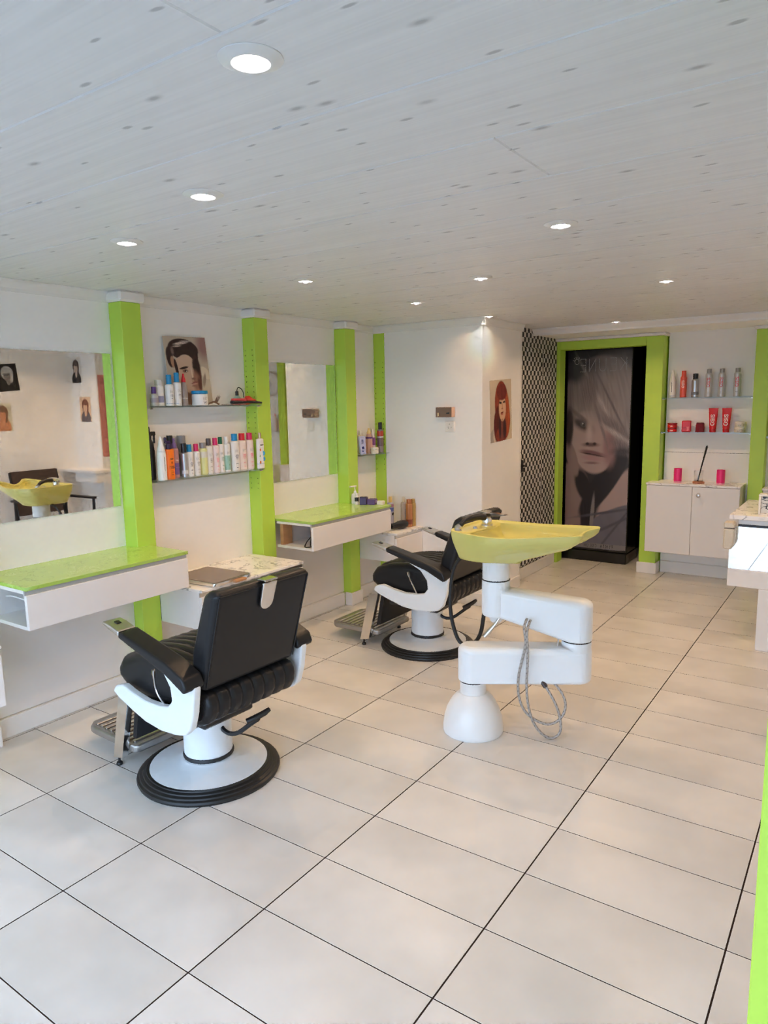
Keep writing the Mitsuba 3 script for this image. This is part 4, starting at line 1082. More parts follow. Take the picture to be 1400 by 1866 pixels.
part(k, 'drain_hose', tube(smooth_path([(0.52, 1.53, 0.8135), (0.470, 1.535, 0.800), (0.425, 1.54, 0.755), (0.396, 1.54, 0.636), (0.396, 1.54, 0.502), (0.417, 1.54, 0.418), (0.45, 1.54, 0.365), (0.495, 1.54, 0.354), (0.531, 1.54, 0.384), (0.56, 1.54, 0.443), (0.572, 1.535, 0.499), (0.585, 1.53, 0.56)], 60), 0.0095, 10), RUBBER)


def hose(parent, pts, n=150):
    p = smooth_path(pts, n)
    sd = 8
    m = tube(p, 0.0062, sd)
    c = np.tile(np.array(S(158, 152, 146)), (len(m.vertices), 1))
    for q in range(n):
        for s_ in range(sd):
            if (q + s_) % 4 == 0 and s_ % 2 == 0:
                c[q * sd + s_] = S(40, 36, 34)
    part(parent, 'braided_hose', m, HOSE, True, color=c)


HOSE = mat('braided_hose', {'type': 'mesh_attribute', 'name': 'vertex_color'}, 0.4)
hose(k, [(0.815, 1.485, 0.56), (0.819, 1.447, 0.53), (0.829, 1.440, 0.475), (0.823, 1.435, 0.411), (0.803, 1.430, 0.312), (0.801, 1.436, 0.218), (0.826, 1.451, 0.138), (0.875, 1.48, 0.091), (0.925, 1.51, 0.078), (0.967, 1.536, 0.113), (0.98, 1.543, 0.179), (0.955, 1.54, 0.235), (0.905, 1.56, 0.262)])
hose(k, [(0.83, 1.49, 0.555), (0.832, 1.451, 0.52), (0.839, 1.440, 0.451), (0.840, 1.438, 0.365), (0.837, 1.443, 0.232), (0.854, 1.460, 0.110), (0.888, 1.488, 0.036), (0.931, 1.514, 0.010), (0.958, 1.53, 0.030), (0.964, 1.534, 0.075), (0.95, 1.525, 0.152), (0.922, 1.518, 0.210), (0.895, 1.52, 0.245)])
part(k, 'hose_coupling', tube([(0.897, 1.518, 0.243), (0.870, 1.525, 0.272)], [0.011, 0.012], 10), plast(60, 48, 44))
part(k, 'lock_lever', cat(tube([(0.915, 1.600, 0.416), (0.922, 1.604, 0.470)], 0.004, 8), lathe([(0, 0), (0.012, 0.002), (0.012, 0.016), (0, 0.018)], 14, 0.923, 1.604, 0.468)), STEEL)
part(k, 'drain_cock', cat(tube([(0.690, 1.50, 0.565), (0.665, 1.480, 0.515), (0.640, 1.462, 0.478)], [0.006, 0.007, 0.010], 10), tube([(0.660, 1.50, 0.530), (0.657, 1.485, 0.500)], 0.008, 10), tube([(0.642, 1.463, 0.480), (0.622, 1.450, 0.452)], [0.012, 0.009], 10)), STEEL)
part(k, 'under_plate', lathe([(0, 0.2380), (0.028, 0.2380), (0.030, 0.249), (0, 0.249)], 20, 0.93, 1.62), STEEL)

# ------------------------------------------------------------------ box, socket and poster on the corner walls
k = thing('wall_box', 'small brown fronted control box on the white corner wall above the socket', 'control box')
part(k, 'case', box(-0.668, -0.532, YB - 0.052, YB - 0.0005, 1.412, 1.486, 0.004), plast(196, 160, 138))
part(k, 'front', box(-0.667, -0.533, YB - 0.0555, YB - 0.0523, 1.413, 1.485, 0.001), plast(120, 92, 72))
part(k, 'button', box(-0.650, -0.638, YB - 0.060, YB - 0.0556, 1.420, 1.445, 0.001), plast(210, 190, 150))
part(k, 'slot', box(-0.575, -0.550, YB - 0.0575, YB - 0.0556, 1.437, 1.447, 0.0005), BLACKP)
k = thing('wall_socket', 'white triple power socket on the corner wall under the brown box', 'socket')
part(k, 'plate', box(-0.612, -0.532, YB - 0.010, YB - 0.0005, 1.302, 1.382, 0.003), plast(232, 226, 218))
part(k, 'plate_face', box(-0.604, -0.540, YB - 0.0115, YB - 0.0102, 1.310, 1.374, 0.001), plast(226, 220, 212))
for q in range(3):
    a = PI / 2 + q * 2 * PI / 3
    for dx in (-0.0055, 0.0, 0.0055):
        m = lathe([(0, 0), (0.0022, 0), (0.0022, 0.0006), (0, 0.0006)], 8)
        m.apply_transform(trimesh.transformations.rotation_matrix(PI / 2, [1, 0, 0]))
        px_, pz_ = 0.015 * math.cos(a), 0.015 * math.sin(a)
        m.apply_translation((-0.572 + px_ - dx * math.sin(a), YB - 0.0116, 1.342 + pz_ + (0.003 if dx == 0 else dx * math.cos(a))))
        part(k, 'hole', m, BLACKP, False)

red1, red2, red3 = S(132, 52, 38), S(92, 30, 30), S(160, 74, 44)
woman = layers(S(196, 180, 160), [
    (0.10, 0.10, 0.20, 0.10, S(168, 158, 148), 0.1, 30, 0), (0.30, 0.12, 0.18, 0.16, S(206, 190, 172), 0.1, 40, 0), (0.92, 0.10, 0.16, 0.22, S(200, 182, 156), 0.3, 0, 0),
    (0.52, 0.62, 0.30, 0.36, red1, 0.04, 0, 0.25), (0.60, 0.34, 0.33, 0.34, red1, 0.06, 0, 0.28), (0.36, 0.28, 0.20, 0.30, red2, 0.10, -6, 0.3), (0.78, 0.42, 0.12, 0.36, red3, 0.2, 0, 0.3),
    (0.50, 0.10, 0.25, 0.13, red1, 0.15, 0, 0.3), (0.56, 0.22, 0.12, 0.22, S(120, 62, 56), 0.2, 0, 0.2), (0.44, 0.22, 0.06, 0.18, S(62, 26, 34), 0.4, 0, 0), (0.66, 0.20, 0.08, 0.17, S(60, 24, 34), 0.4, 0, 0),
    (0.565, 0.53, 0.165, 0.205, S(206, 166, 138), 0.08, 0, 0), (0.55, 0.80, 0.23, 0.135, S(112, 38, 36), 0.12, 0, 0.35), (0.475, 0.628, 0.058, 0.020, S(54, 30, 28), 0.4, -6, 0), (0.645, 0.634, 0.052, 0.018, S(60, 34, 30), 0.4, 6, 0), (0.483, 0.628, 0.010, 0.010, S(30, 24, 22), 0.4, 0, 0), (0.645, 0.634, 0.010, 0.009, S(30, 24, 22), 0.4, 0, 0),
    (0.56, 0.57, 0.015, 0.06, S(180, 130, 104), 0.6, 0, 0), (0.555, 0.53, 0.035, 0.012, S(150, 96, 76), 0.5, 0, 0), (0.545, 0.462, 0.062, 0.016, S(120, 52, 44), 0.3, 6, 0), (0.545, 0.437, 0.055, 0.014, S(176, 104, 88), 0.4, 4, 0),
    (0.555, 0.345, 0.05, 0.02, S(176, 132, 108), 0.5, 0, 0)])
WOMAN = mat('print_red_hair', woman, 0.45, spec=0.3)
k = thing('poster', 'poster of a woman with long red hair on the corner wall before the checkered door', 'poster')
sheet(k, 'print', 0.375, 0.46, WOMAN, T4().translate([-0.3095, 3.583, 1.452]).rotate([1, 0, 0], 3.0).rotate([0, 0, 1], 90), 0.0012, 'portrait of a red-haired woman')

# ------------------------------------------------------------------ banner in the doorway
h1, h2, h3, sk, sk2, sh, cl, cl2 = S(138, 128, 126), S(118, 106, 106), S(164, 154, 152), S(160, 138, 134), S(132, 110, 108), S(50, 46, 50), S(98, 94, 104), S(74, 72, 82)
banner = layers(S(46, 44, 48), [
    (0.55, 0.76, 0.60, 0.21, h2, 0.05, 0, 0.15), (0.70, 0.70, 0.45, 0.24, h1, 0.2, -10, 0.2), (0.20, 0.74, 0.24, 0.16, h2, 0.2, 0, 0.15), (0.25, 0.90, 0.35, 0.06, S(66, 62, 66), 0.4, 0, 0.1),
    (0.10, 0.22, 0.34, 0.22, sk2, 0.06, 0, 0), (0.92, 0.28, 0.42, 0.11, sk, 0.12, 18, 0), (0.62, 0.34, 0.42, 0.085, S(40, 38, 44), 0.10, 22, 0), (0.30, 0.32, 0.16, 0.07, S(42, 38, 42), 0.2, -20, 0),
    (0.80, 0.10, 0.62, 0.115, cl, 0.05, 8, 0.06), (0.36, 0.15, 0.10, 0.10, S(40, 36, 42), 0.2, 0, 0.2), (0.45, 0.17, 0.03, 0.11, S(120, 112, 112), 0.3, -12, 0), (0.80, 0.135, 0.45, 0.008, cl2, 0.8, 10, 0), (0.75, 0.085, 0.5, 0.009, cl2, 0.8, 24, 0), (0.65, 0.19, 0.4, 0.007, cl2, 0.8, 4, 0),
    (0.40, 0.545, 0.35, 0.155, sk, 0.06, -6, 0), (0.45, 0.46, 0.24, 0.062, sk, 0.12, -4, 0), (0.10, 0.46, 0.13, 0.06, sk2, 0.15, -35, 0), (0.04, 0.62, 0.07, 0.10, S(60, 52, 54), 0.3, 0, 0), (0.70, 0.52, 0.10, 0.09, S(140, 108, 108), 0.5, 0, 0),
    (0.22, 0.672, 0.16, 0.013, S(92, 74, 72), 0.6, -14, 0), (0.255, 0.634, 0.155, 0.028, S(84, 68, 70), 0.7, -8, 0), (0.262, 0.634, 0.120, 0.019, S(38, 32, 36), 0.5, -8, 0), (0.275, 0.633, 0.046, 0.013, S(70, 72, 78), 0.5, 0, 0), (0.280, 0.633, 0.022, 0.009, S(28, 26, 30), 0.4, 0, 0), (0.262, 0.637, 0.012, 0.004, S(160, 160, 162), 0.5, 0, 0),
    (0.37, 0.595, 0.045, 0.065, S(178, 158, 152), 0.9, -8, 0), (0.40, 0.532, 0.115, 0.010, S(92, 70, 70), 0.7, 0, 0), (0.345, 0.536, 0.026, 0.007, S(46, 34, 36), 0.6, 0, 0), (0.46, 0.536, 0.026, 0.007, S(54, 40, 42), 0.6, 0, 0),
    (0.43, 0.489, 0.18, 0.013, S(112, 80, 84), 0.5, -3, 0), (0.43, 0.482, 0.16, 0.004, S(46, 34, 36), 0.6, -3, 0), (0.43, 0.464, 0.145, 0.014, S(156, 122, 124), 0.6, -2, 0), (0.42, 0.440, 0.10, 0.006, S(120, 94, 94), 0.8, 0, 0), (0.66, 0.632, 0.11, 0.016, S(70, 62, 66), 0.6, -20, 0),
    (0.60, 0.80, 0.42, 0.135, h1, 0.5, 8, 0.14), (0.74, 0.68, 0.36, 0.075, h1, 0.6, -22, 0.16), (0.62, 0.70, 0.36, 0.016, h3, 0.9, -30, 0.2), (0.72, 0.73, 0.30, 0.010, S(104, 94, 96), 0.9, -32, 0.2), (0.52, 0.665, 0.22, 0.016, h2, 0.8, -44, 0.2), (0.82, 0.61, 0.26, 0.030, h2, 0.7, -16, 0.25),
    (0.84, 0.575, 0.22, 0.014, h3, 0.8, -12, 0.25), (0.34, 0.80, 0.16, 0.08, h2, 0.6, 10, 0.2), (0.88, 0.53, 0.15, 0.030, S(112, 100, 102), 0.8, -8, 0.3), (0.90, 0.50, 0.14, 0.020, S(62, 56, 60), 0.8, 0, 0.2)])
BANNER = mat('print_banner', banner, 0.2, spec=0.5)
k = thing('banner_stand', 'tall black display with mirrored print of a blonde woman standing in the doorway', 'banner')
BX0, BX1, BYF = -0.375, 0.212, 5.17
part(k, 'cabinet', box(BX0 - 0.01, BX1 + 0.01, BYF + 0.003, BYF + 0.30, 0.10, 1.985, 0.004), GLOSSBLACK)
part(k, 'base', box(BX0 - 0.02, BX1 + 0.012, BYF - 0.02, BYF + 0.34, 0.0008, 0.0995, 0.006), GLOSSBLACK)
bw = BX1 - BX0
Mb = T4().translate([(BX0 + BX1) / 2, BYF + 0.0028, 1.045])
v = np.array([(-bw / 2, -0.002, -0.925), (bw / 2, -0.002, -0.925), (bw / 2, -0.002, 0.925), (-bw / 2, -0.002, 0.925)])
part(k, 'print', trimesh.Trimesh(v, [[0, 1, 2], [0, 2, 3]], process=False), BANNER, False, M=Mb, uv=np.array([(0, 0), (1, 0), (1, 1), (0, 1)]), label='large portrait of a blonde woman')
LG = plast(150, 146, 146)


def stroke(segs, w=0.006):
    out = []
    for (a, b) in segs:
        a, b = np.array(a), np.array(b)
        d = (b - a) / (np.linalg.norm(b - a) + 1e-9)
        n = np.array([-d[1], d[0]]) * w / 2
        out.append(hull([(p[0], y_, p[1]) for p in (a + n, a - n, b + n, b - n) for y_ in (BYF - 0.0012, BYF + 0.0006)]))
    return cat(*out)


def letters(word, x_right, z0, h, adv):
    """Thin strokes; each letter drawn mirrored, running leftwards from x_right."""
    L = {'K': [((0, 0), (0, 1)), ((0, .45), (.55, 1)), ((.15, .58), (.6, 0))], 'E': [((0, 0), (0, 1)), ((0, 1), (.55, 1)), ((0, .52), (.5, .52)), ((0, 0), (.55, 0))],
         'U': [((0, 1), (0, .25)), ((0, .25), (.12, .05)), ((.12, .05), (.3, 0)), ((.3, 0), (.48, .05)), ((.48, .05), (.6, .25)), ((.6, .25), (.6, 1))], 'N': [((0, 0), (0, 1)), ((0, 1), (.62, 0)), ((.62, 0), (.62, 1))],
         'T': [((.3, 0), (.3, 1)), ((0, 1), (.6, 1))], 'I': [((.1, 0), (.1, 1))], 'A': [((0, 0), (.3, 1)), ((.3, 1), (.6, 0)), ((.1, .35), (.5, .35))],
         'C': [((.6, .85), (.4, 1)), ((.4, 1), (.15, .9)), ((.15, .9), (0, .5)), ((0, .5), (.15, .1)), ((.15, .1), (.4, 0)), ((.4, 0), (.6, .15))],
         'O': [((0, .5), (.1, .88)), ((.1, .88), (.3, 1)), ((.3, 1), (.5, .88)), ((.5, .88), (.6, .5)), ((.6, .5), (.5, .12)), ((.5, .12), (.3, 0)), ((.3, 0), (.1, .12)), ((.1, .12), (0, .5))],
         'L': [((0, 1), (0, 0)), ((0, 0), (.5, 0))], 'R': [((0, 0), (0, 1)), ((0, 1), (.45, 1)), ((.45, 1), (.55, .75)), ((.55, .75), (.45, .5)), ((.45, .5), (0, .5)), ((.25, .5), (.6, 0))], ' ': []}
    segs = []
    for i_, ch in enumerate(word):
        for a, b in L[ch]:
            segs.append(((x_right - i_ * adv - a[0] * h * 0.85, z0 + a[1] * h), (x_right - i_ * adv - b[0] * h * 0.85, z0 + b[1] * h)))
    return segs


part(k, 'lettering', stroke(letters('KEUNE', BX1 - 0.045, 1.775, 0.115, 0.093), 0.0055), LG, False, label='mirrored word KEUNE')
cx_, cz_ = BX0 + 0.085, 1.868
em = [((cx_ + 0.020 * math.cos(a), cz_ + 0.024 * math.sin(a)), (cx_ + 0.020 * math.cos(a + 0.45), cz_ + 0.024 * math.sin(a + 0.45))) for a in np.arange(0, 2 * PI, 0.42)]
for a in np.radians([20, 50, 75, 105, 130, 160]):
    em.append(((cx_ + 0.026 * math.cos(a), cz_ + 0.030 * math.sin(a)), (cx_ + 0.042 * math.cos(a), cz_ + 0.048 * math.sin(a))))
part(k, 'emblem', stroke(em, 0.005), LG, False, label='small ring emblem with rays')
part(k, 'print_strip', box(BX0, BX1, BYF - 0.0011, BYF + 0.0004, 0.127, 0.172, 0), plast(118, 112, 112), False)


def forward(m, dy):
    m.apply_translation((0, dy, 0))
    return m


part(k, 'lettering', forward(stroke(letters('TINTA COLOR', BX1 - 0.115, 0.134, 0.031, 0.0262), 0.004), -0.0008), plast(52, 48, 50), False, label='mirrored words TINTA COLOR')

# ------------------------------------------------------------------ bay at the back: cabinet and products
k = thing('wall_cabinet', 'white two door wall cabinet with marbled top under the rear glass shelves', 'cabinet')
part(k, 'marble_top', box(0.476, 1.200, 4.762, 5.0590, 0.804, 0.822, 0.002), MARBLE, label='white marbled top')
part(k, 'body', box(0.482, 1.196, 4.785, 4.9285, 0.232, 0.8035, 0.002), LAMINATE)
part(k, 'body_back', box(0.549, 1.196, 4.929, 5.0415, 0.232, 0.8035, 0.002), LAMINATE)
part(k, 'door', box(0.482, 0.8425, 4.766, 4.7845, 0.232, 0.802, 0.002), LAMINATE)
d2 = part(k, 'door', box(0.8445, 1.196, 4.766, 4.7845, 0.232, 0.802, 0.002), LAMINATE)
m = lathe([(0, 0), (0.012, 0), (0.010, 0.010), (0.016, 0.016), (0.016, 0.022), (0.010, 0.025), (0, 0.025)], 24)
m.apply_transform(trimesh.transformations.rotation_matrix(PI / 2, [1, 0, 0]))
m.apply_translation((0.893, 4.7658, 0.735))
part(d2, 'knob', m, STEEL, label='round steel knob')
OS, OSW = plast(196, 40, 56), plast(240, 225, 215)
G6 = 'cans on the upper rear shelf'
YS = 5.0
bottle('mousse_can', 'white slim bottle with pointed cap at the left end of the upper rear shelf', 'bottle', 0.602, YS, 1.525, 0.052, 0.228, 0.05, plast(226, 222, 216), plast(232, 230, 220), 'slope', G6, 0.6, [('line', 0.005, 0.085, 0.085, GREYTXT), ('band', 0.008, 0.02, plast(190, 196, 204))], face='-y')
bottle('spray_can', 'coral red can with white lettering on the upper rear shelf', 'bottle', 0.690, YS, 1.525, 0.052, 0.220, 0.045, plast(212, 84, 66), plast(216, 84, 66), 'can', G6, 0.7, [('OSiS', 0.020, 0.110, OSW, 90)], face='-y')
bottle('spray_can', 'silver can with black cap on the upper rear shelf', 'bottle', 0.782, YS, 1.525, 0.056, 0.194, 0.045, SILV, BLACKP, 'can', G6, 0.72, [('band', 0.02, 0.045, plast(120, 122, 128))], face='-y')
for x_, lab in ((0.885, 'left silver can of three with red lettering, next to the black capped can'), (0.983, 'middle silver can of three with red lettering on the upper rear shelf'), (1.098, 'silver can with red lettering at the right end of the upper rear shelf')):
    bottle('hairspray_can', lab, 'bottle', x_, YS, 1.525, 0.056, 0.226, 0.032, plast(192, 190, 188, 0.3, 0.3), plast(150, 148, 146, 0.3, 0.3), 'can', G6, 0.68, [('OSiS', 0.025, 0.118, OS, 90), ('line', 0.018, 0.004, 0.04, GREYTXT), ('line', 0.014, 0.003, 0.03, GREYTXT)], face='-y')
G7 = 'products on the lower rear shelf'
REDP, DRED = plast(206, 30, 32), plast(120, 20, 40)
bottle('wax_jar', 'lower red jar of the stack on the lower rear shelf', 'jar', 0.615, YS, 1.237, 0.076, 0.037, 0.012, REDP, plast(150, 26, 32), 'jar', G7, 1.0, [('OSiS', 0.009, 0.012, OSW, 0)], face='-y')
bottle('wax_jar', 'upper red jar of the stack on the lower rear shelf', 'jar', 0.615, YS, 1.2745, 0.076, 0.037, 0.012, REDP, plast(150, 26, 32), 'jar', G7, 1.0, [('OSiS', 0.009, 0.012, OSW, 0)], face='-y')
k = thing('wax_box', 'bright red square carton on the lower rear shelf', 'box', G7)
part(k, 'carton', box(-0.036, 0.036, -0.018, 0.018, 0, 0.095, 0.006), REDP, M=Rz(6, 0.728, YS, 1.2374))
part(k, 'label', box(0.004, 0.020, -0.0188, -0.0182, 0.010, 0.045, 0), plast(240, 120, 110), False, M=Rz(6, 0.728, YS, 1.2374))
part(k, 'label', box(-0.028, 0.0, -0.0188, -0.0182, 0.035, 0.039, 0), plast(150, 20, 24), False, M=Rz(6, 0.728, YS, 1.2374))
k = thing('wax_jar', 'dark crimson faceted jar on the lower rear shelf', 'jar', G7)
part(k, 'body', lathe([(0, 0), (0.036, 0), (0.036, 0.03), (0.032, 0.066), (0, 0.066)], 8, 0.835, YS, 1.2374), DRED, False)
part(k, 'lid', lathe([(0, 0.0665), (0.031, 0.0665), (0.030, 0.078), (0, 0.080)], 8, 0.835, YS, 1.2374), plast(96, 16, 34), False)
for x_, lab in ((0.932, 'red standing squeeze tube, left one of two on the lower rear shelf'), (1.033, 'red standing squeeze tube, right one of two on the lower rear shelf')):
    k = thing('gel_tube', lab, 'tube', G7)
    rings = []
    for q in np.linspace(0, 1, 10):
        a = np.linspace(0, 2 * PI, 28, endpoint=False)
        rx, ry = 0.025 + (0.037 - 0.025) * q, 0.020 * (1 - q) + 0.0025
        rings.append(np.stack([x_ + rx * np.cos(a), YS + ry * np.sin(a), np.full(28, 1.262 + 0.172 * q)], 1))
    part(k, 'body', stitch(rings), REDP, 40)
    part(k, 'cap', lathe([(0, 0.0004), (0.024, 0.0004), (0.025, 0.024), (0, 0.0246)], 24, x_, YS, 1.237), plast(190, 26, 28), 40)
    t = place_text(text('OSiS', 0.030), (x_ - 0.002, YS - 0.0165, 1.338), '-y', 90)
    t.vertices[:, 1] += (t.vertices[:, 2] - 1.338) * 0.10
    part(k, 'lettering', t, OSW, False)
for q, (dz, lab) in enumerate(((0, 'lower white jar of the stack at the right of the lower rear shelf'), (0.0435, 'upper white jar of the stack at the right of the lower rear shelf'))):
    bottle('cream_jar', lab, 'jar', 1.135 + 0.004 * q, YS, 1.237 + dz, 0.084, 0.043, 0.016, plast(224, 218, 204), plast(228, 216, 196), 'jar', G7, 1.0, [('band', 0.005, 0.022, plast(200, 190, 170)), ('line', 0.020, 0.007, 0.013, GREYTXT)], face='-y')
for x_, lab in ((0.705, 'bright pink cup left of the drinking glass on the rear cabinet'), (1.035, 'bright pink cup right of the drinking glass on the rear cabinet')):
    k = thing('pink_cup', lab, 'cup', 'pink cups on the rear cabinet')
    part(k, 'body', lathe([(0, 0.014), (0.031, 0.014), (0.032, 0.02), (0.032, 0.118), (0.029, 0.118), (0.029, 0.03), (0, 0.03)], 28, x_, 4.87, 0.822), plast(236, 44, 120, 0.25), 40)
    part(k, 'foot', lathe([(0, 0.0004), (0.030, 0.0004), (0.031, 0.0136), (0, 0.0137)], 28, x_, 4.87, 0.822), plast(246, 150, 180, 0.2), 40)
k = thing('drinking_glass', 'clear drinking glass on the rear cabinet holding a black brush', 'glass')
part(k, 'glass', lathe([(0, 0.0006), (0.032, 0.0006), (0.034, 0.004), (0.036, 0.108), (0.034, 0.108), (0.031, 0.012), (0, 0.010)], 32, 0.868, 4.87, 0.822), 'mat_tumbler', 40)
scene['mat_tumbler'] = {'type': 'dielectric', 'int_ior': 1.45}
part(k, 'coaster_ring', lathe([(0.0368, 0.0006), (0.046, 0.0006), (0.046, 0.012), (0.0368, 0.020)], 28, 0.868, 4.87, 0.822), plast(170, 110, 80), 40, label='brown holder ring')
k = thing('tint_brush', 'long black stick standing in the drinking glass on the rear cabinet', 'brush')
part(k, 'handle', tube([(0.862, 4.868, 0.839), (0.885, 4.862, 0.95), (0.922, 4.855, 1.125)], [0.005, 0.005, 0.0085], 10), BLACKP)
part(k, 'tip', lathe([(0, 0), (0.008, 0.002), (0.006, 0.008), (0, 0.010)], 10, 0.9225, 4.855, 1.1255), BLACKP)
# bay seen only in the second mirror
k = thing('low_cabinet', 'white cabinet with marbled top seen only in the second mirror', 'cabinet')
part(k, 'marble_top', box(1.345, 2.0, 4.80, 5.0590, 0.795, 0.812, 0.002), MARBLE)
part(k, 'body', box(1.350, 1.995, 4.82, 5.0415, 0.25, 0.7945, 0.002), LAMINATE)
bottle('lotion_bottle', 'white bottle with red cap seen only in the second mirror', 'bottle', 1.455, YS, 1.21, 0.050, 0.21, 0.03, plast(220, 206, 200), plast(190, 70, 76), 'slope', None, 0.5, face='-y')
bottle('lotion_bottle', 'dusky rose bottle seen only in the second mirror', 'bottle', 1.375, YS, 1.21, 0.048, 0.18, 0.04, plast(186, 126, 116), plast(186, 116, 106), 'slope', None, 0.5, face='-y')
k = thing('wall_clock', 'round grey wall clock seen only in the second mirror', 'clock')
for nm, pr, b_ in (('rim', [(0.125, 0), (0.150, 0), (0.152, 0.012), (0.145, 0.025), (0.135, 0.027), (0.128, 0.02), (0.125, 0.008)], STEEL), ('face', [(0, 0.001), (0.1248, 0.001), (0.1248, 0.008), (0, 0.008)], Wp)):
    m = lathe(pr, 48)
    m.apply_transform(trimesh.transformations.rotation_matrix(PI / 2, [1, 0, 0]))
    m.apply_translation((1.545, 5.0593, 1.775))
    part(k, nm, m, b_, 30)
for nm, a_, l_ in (('hour_hand', 40, 0.06), ('minute_hand', 150, 0.095)):
    part(k, nm, box(-0.003, 0.003, -0.0105, -0.0085, 0.0, l_, 0), BLACKP, False, M=T4().translate([1.545, 5.0590, 1.775]).rotate([0, 1, 0], a_))

# ------------------------------------------------------------------ reception desk at the right
k = thing('reception_desk', 'white reception desk with marbled top and mirrored front panel at the right edge', 'desk')
DX = 1.357
part(k, 'marble_top', box(DX - 0.004, 2.02, 3.255, 4.00, 0.796, 0.824, 0.003), MARBLE, label='white marbled top with grey veins')
part(k, 'body', box(DX + 0.045, 2.0, 3.29, 3.97, 0.495, 0.7955, 0.002), LAMINATE)
part(k, 'front_rail', box(DX + 0.044, 2.0, 3.272, 3.2895, 0.768, 0.7955, 0.002), plast(214, 216, 218))
part(k, 'black_strip', box(DX + 0.044, 2.0, 3.276, 3.2895, 0.7545, 0.7675, 0.001), BLACKP)
part(k, 'mirror_panel', box(DX + 0.001, 2.0, 3.272, 3.2890, 0.4905, 0.754, 0.001), MIRROR, False, label='mirrored front panel')
part(k, 'lower_box', box(DX, 2.0, 3.270, 3.62, 0.382, 0.4895, 0.003), LAMINATE)
part(k, 'plinth', box(DX + 0.10, 1.98, 3.62, 3.97, 0.355, 0.4945, 0.002), LAMINATE)
part(k, 'leg_panel', box(1.531, 2.0, 3.270, 3.60, 0.0008, 0.3815, 0.003), LAMINATE)
k = thing('soap_dispenser', 'beige rounded dispenser hanging at the left end of the reception desk', 'dispenser')
lowd = rounded([(DX - 0.022, 0.622), (DX + 0.022, 0.622), (DX + 0.037, 0.655), (DX + 0.039, 0.749), (DX - 0.022, 0.749)], 0.010, 40)
upd = rounded([(DX - 0.022, 0.7515), (DX + 0.039, 0.7515), (DX + 0.039, 0.774), (DX + 0.026, 0.786), (DX - 0.022, 0.786)], 0.006, 40)
part(k, 'tank', pillow(lowd, 3.19, 3.2715, 0.010), BEIGE, 40)
part(k, 'lid', pillow(upd, 3.19, 3.2715, 0.006), BEIGE, 40)
part(k, 'seam', box(DX - 0.020, DX + 0.037, 3.192, 3.270, 0.7492, 0.7513, 0), plast(90, 70, 50), False)


def swirl_tex(p, n, uv):
    u, v = p.x * 55, p.z * 55
    a = dr.abs(noise(u + 3 * noise(u * 0.6, v * 0.6, 2.0), v + 3 * noise(u * 0.5 + 9, v * 0.5, 4.0), 3.0) - 0.5)
    return mix((0.02, 0.02, 0.02), (0.62, 0.60, 0.55), smoothstep(0.10, 0.14, a))


SWIRL = mat('floral_print', mikit.proc(swirl_tex), 0.4)
k = thing('picture_frame', 'white framed box with black floral pattern standing on the reception desk', 'frame')
part(k, 'frame', cat(box(1.496, 1.508, 3.33, 3.40, 0.8245, 0.935, 0.002), box(1.60, 1.612, 3.33, 3.40, 0.8245, 0.935, 0.002), box(1.496, 1.612, 3.33, 3.40, 0.9352, 0.948, 0.002), box(1.508, 1.60, 3.33, 3.40, 0.8245, 0.832, 0.002)), plast(226, 220, 208))
part(k, 'panel', box(1.5082, 1.5998, 3.345, 3.395, 0.8322, 0.935, 0), SWIRL, False)

# ------------------------------------------------------------------ things seen only in the left mirror


def portrait(bg, hair, face, top, ink=0.5):
    return layers(bg, [(0.5, 0.12, 0.42, 0.34, top, 0.06, 0, 0.05), (0.5, 0.66, 0.30, 0.26, hair, 0.08, 0, 0.25), (0.36, 0.52, 0.13, 0.22, hair, 0.1, 0, 0.25), (0.5, 0.34, 0.10, 0.12, face, 0.1, 0, 0), (0.52, 0.56, 0.17, 0.20, face, 0.06, 0, 0),
                       (0.5, 0.76, 0.24, 0.10, hair, 0.1, 0, 0.3), (0.45, 0.60, 0.045, 0.014, S(40, 34, 34), 0.3, 0, 0), (0.60, 0.60, 0.045, 0.014, S(40, 34, 34), 0.3, 0, 0), (0.525, 0.455, 0.055, 0.013, S(130, 70, 66), 0.3, 0, 0)])


def wall_sheet(pos, w, h, m, label, side, print_label, tilt=0.0):
    k = thing('poster', label, 'poster')
    M = T4().translate(pos)
    M = M.rotate([1, 0, 0], tilt).rotate([0, 0, 1], -90) if side == 'x' else M.rotate([0, 1, 0], tilt)
    sheet(k, 'print', w, h, m, M, 0.0012, print_label)


P1 = mat('print_blond', portrait(S(14, 14, 15), S(176, 174, 172), S(120, 116, 114), S(26, 26, 27)), 0.4)
P2 = mat('print_profile', portrait(S(196, 190, 168), S(120, 92, 70), S(200, 140, 104), S(190, 130, 96)), 0.4)
P3 = mat('print_black_dress', portrait(S(206, 198, 190), S(70, 54, 50), S(190, 168, 152), S(22, 20, 22)), 0.4)
P4 = mat('print_brown_hair', portrait(S(214, 180, 150), S(110, 62, 44), S(222, 178, 146), S(92, 84, 90)), 0.4)
wall_sheet([XR - 0.0005, 2.345, 1.835], 0.20, 0.262, P1, 'black and white poster of a short haired blond person seen in the left mirror', 'x', 'dark portrait', 5)
wall_sheet([XR - 0.0005, 2.265, 1.452], 0.17, 0.272, P2, 'poster of a tanned short haired man seen in the left mirror', 'x', 'tanned portrait')
wall_sheet([2.40, YBLK - 0.0005, 1.918], 0.19, 0.262, P3, 'upper small poster of a person in a black top, seen in the left mirror', 'y', 'portrait in black')
wall_sheet([2.285, YBLK - 0.0005, 1.512], 0.195, 0.258, P4, 'lower small poster of a brown haired woman, seen in the left mirror', 'y', 'portrait in grey top')


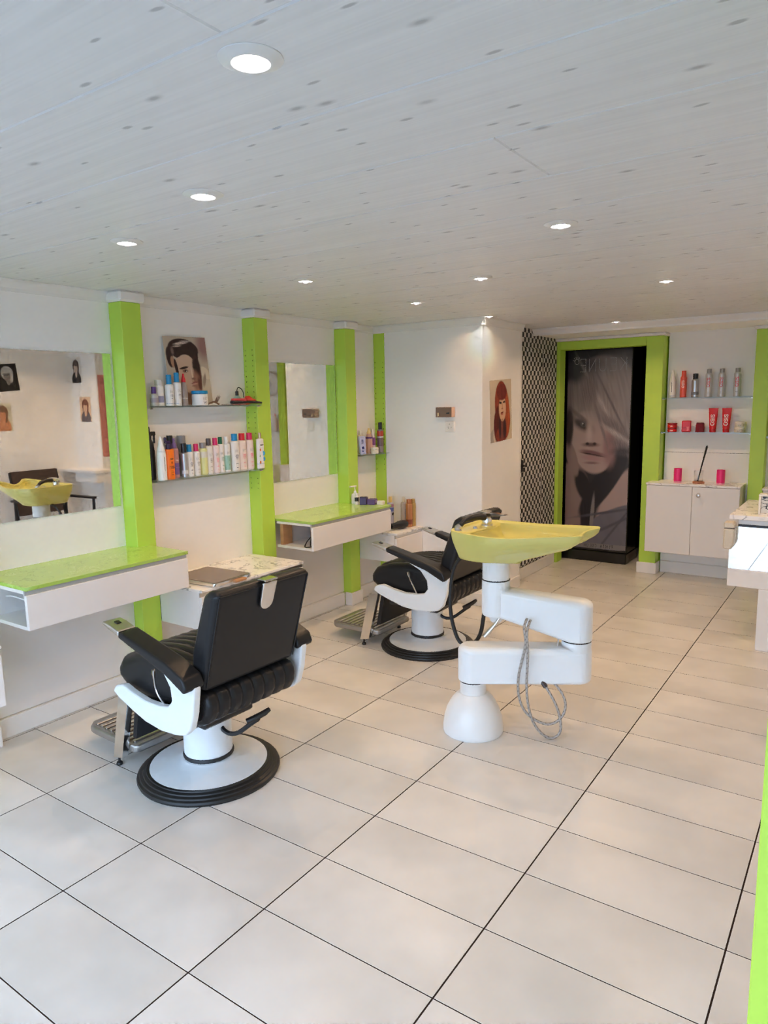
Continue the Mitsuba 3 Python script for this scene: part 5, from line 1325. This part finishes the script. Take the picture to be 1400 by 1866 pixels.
def list_tex(p, n, uv):
    r, c = dr.floor(uv.y * 60), uv.x
    ln = cell_rand(r, 1, 2) * 0.5 + 0.25
    on = dr.select((uv.y * 60 - r < 0.45) & (c > 0.1) & (c < 0.1 + ln), 1.0, 0.0)
    return mix(S(196, 128, 118), S(130, 60, 56), on)


LIST = mat('print_list', mikit.proc(list_tex), 0.5)
k = thing('price_list', 'long narrow pink printed price list seen in the left mirror', 'price list')
sheet(k, 'print', 0.16, 0.84, LIST, T4().translate([2.0645, 3.115, 1.44]).rotate([0, 0, 1], -90), 0.001)
k = thing('wall_shelf', 'marbled shelf with white drawer under the two posters seen in the left mirror', 'shelf')
part(k, 'marble_top', box(1.86, XR - 0.001, 2.80, YBLK - 0.001, 0.872, 0.90, 0.002), MARBLE)
part(k, 'side_panel', box(XR - 0.02, XR - 0.001, 2.82, YBLK - 0.001, 0.0008, 0.8715, 0.001), LAMINATE)
part(k, 'drawer', box(1.88, 2.24, 2.815, YBLK - 0.002, 0.775, 0.8715, 0.002), LAMINATE)


def armchair(x, y, rot, label):
    k = thing('armchair', label, 'chair', 'armchairs by the right wall')
    Mx = Rz(rot, x, y, 0)
    for s in (-1, 1):
        part(k, 'side_frame', cat(tube([(0.24, s * 0.265, 0.001), (0.26, s * 0.265, 0.64)], 0.014, 8), tube([(-0.22, s * 0.265, 0.001), (-0.20, s * 0.265, 0.64)], 0.014, 8)), BLACKP, M=Mx)
        part(k, 'arm', box(-0.25, 0.285, s * 0.265 - 0.024, s * 0.265 + 0.024, 0.640, 0.662, 0.006), BLACKP, M=Mx)
    part(k, 'seat', box(-0.22, 0.24, -0.245, 0.245, 0.42, 0.455, 0.012), plast(52, 42, 38, 0.7), M=Mx)
    part(k, 'back', hull([(a, b, z) for (a, z) in ((-0.20, 0.50), (-0.215, 0.50), (-0.285, 0.925), (-0.30, 0.925)) for b in (-0.235, 0.235)]), plast(62, 48, 42, 0.7), M=Mx)
    part(k, 'back_post', cat(*[tube([(-0.19, s * 0.245, 0.43), (-0.295, s * 0.245, 0.92)], 0.010, 8) for s in (-1, 1)]), BLACKP, M=Mx)


armchair(2.02, 2.42, 178, 'dark brown armchair with black frame, nearer one seen in the left mirror')
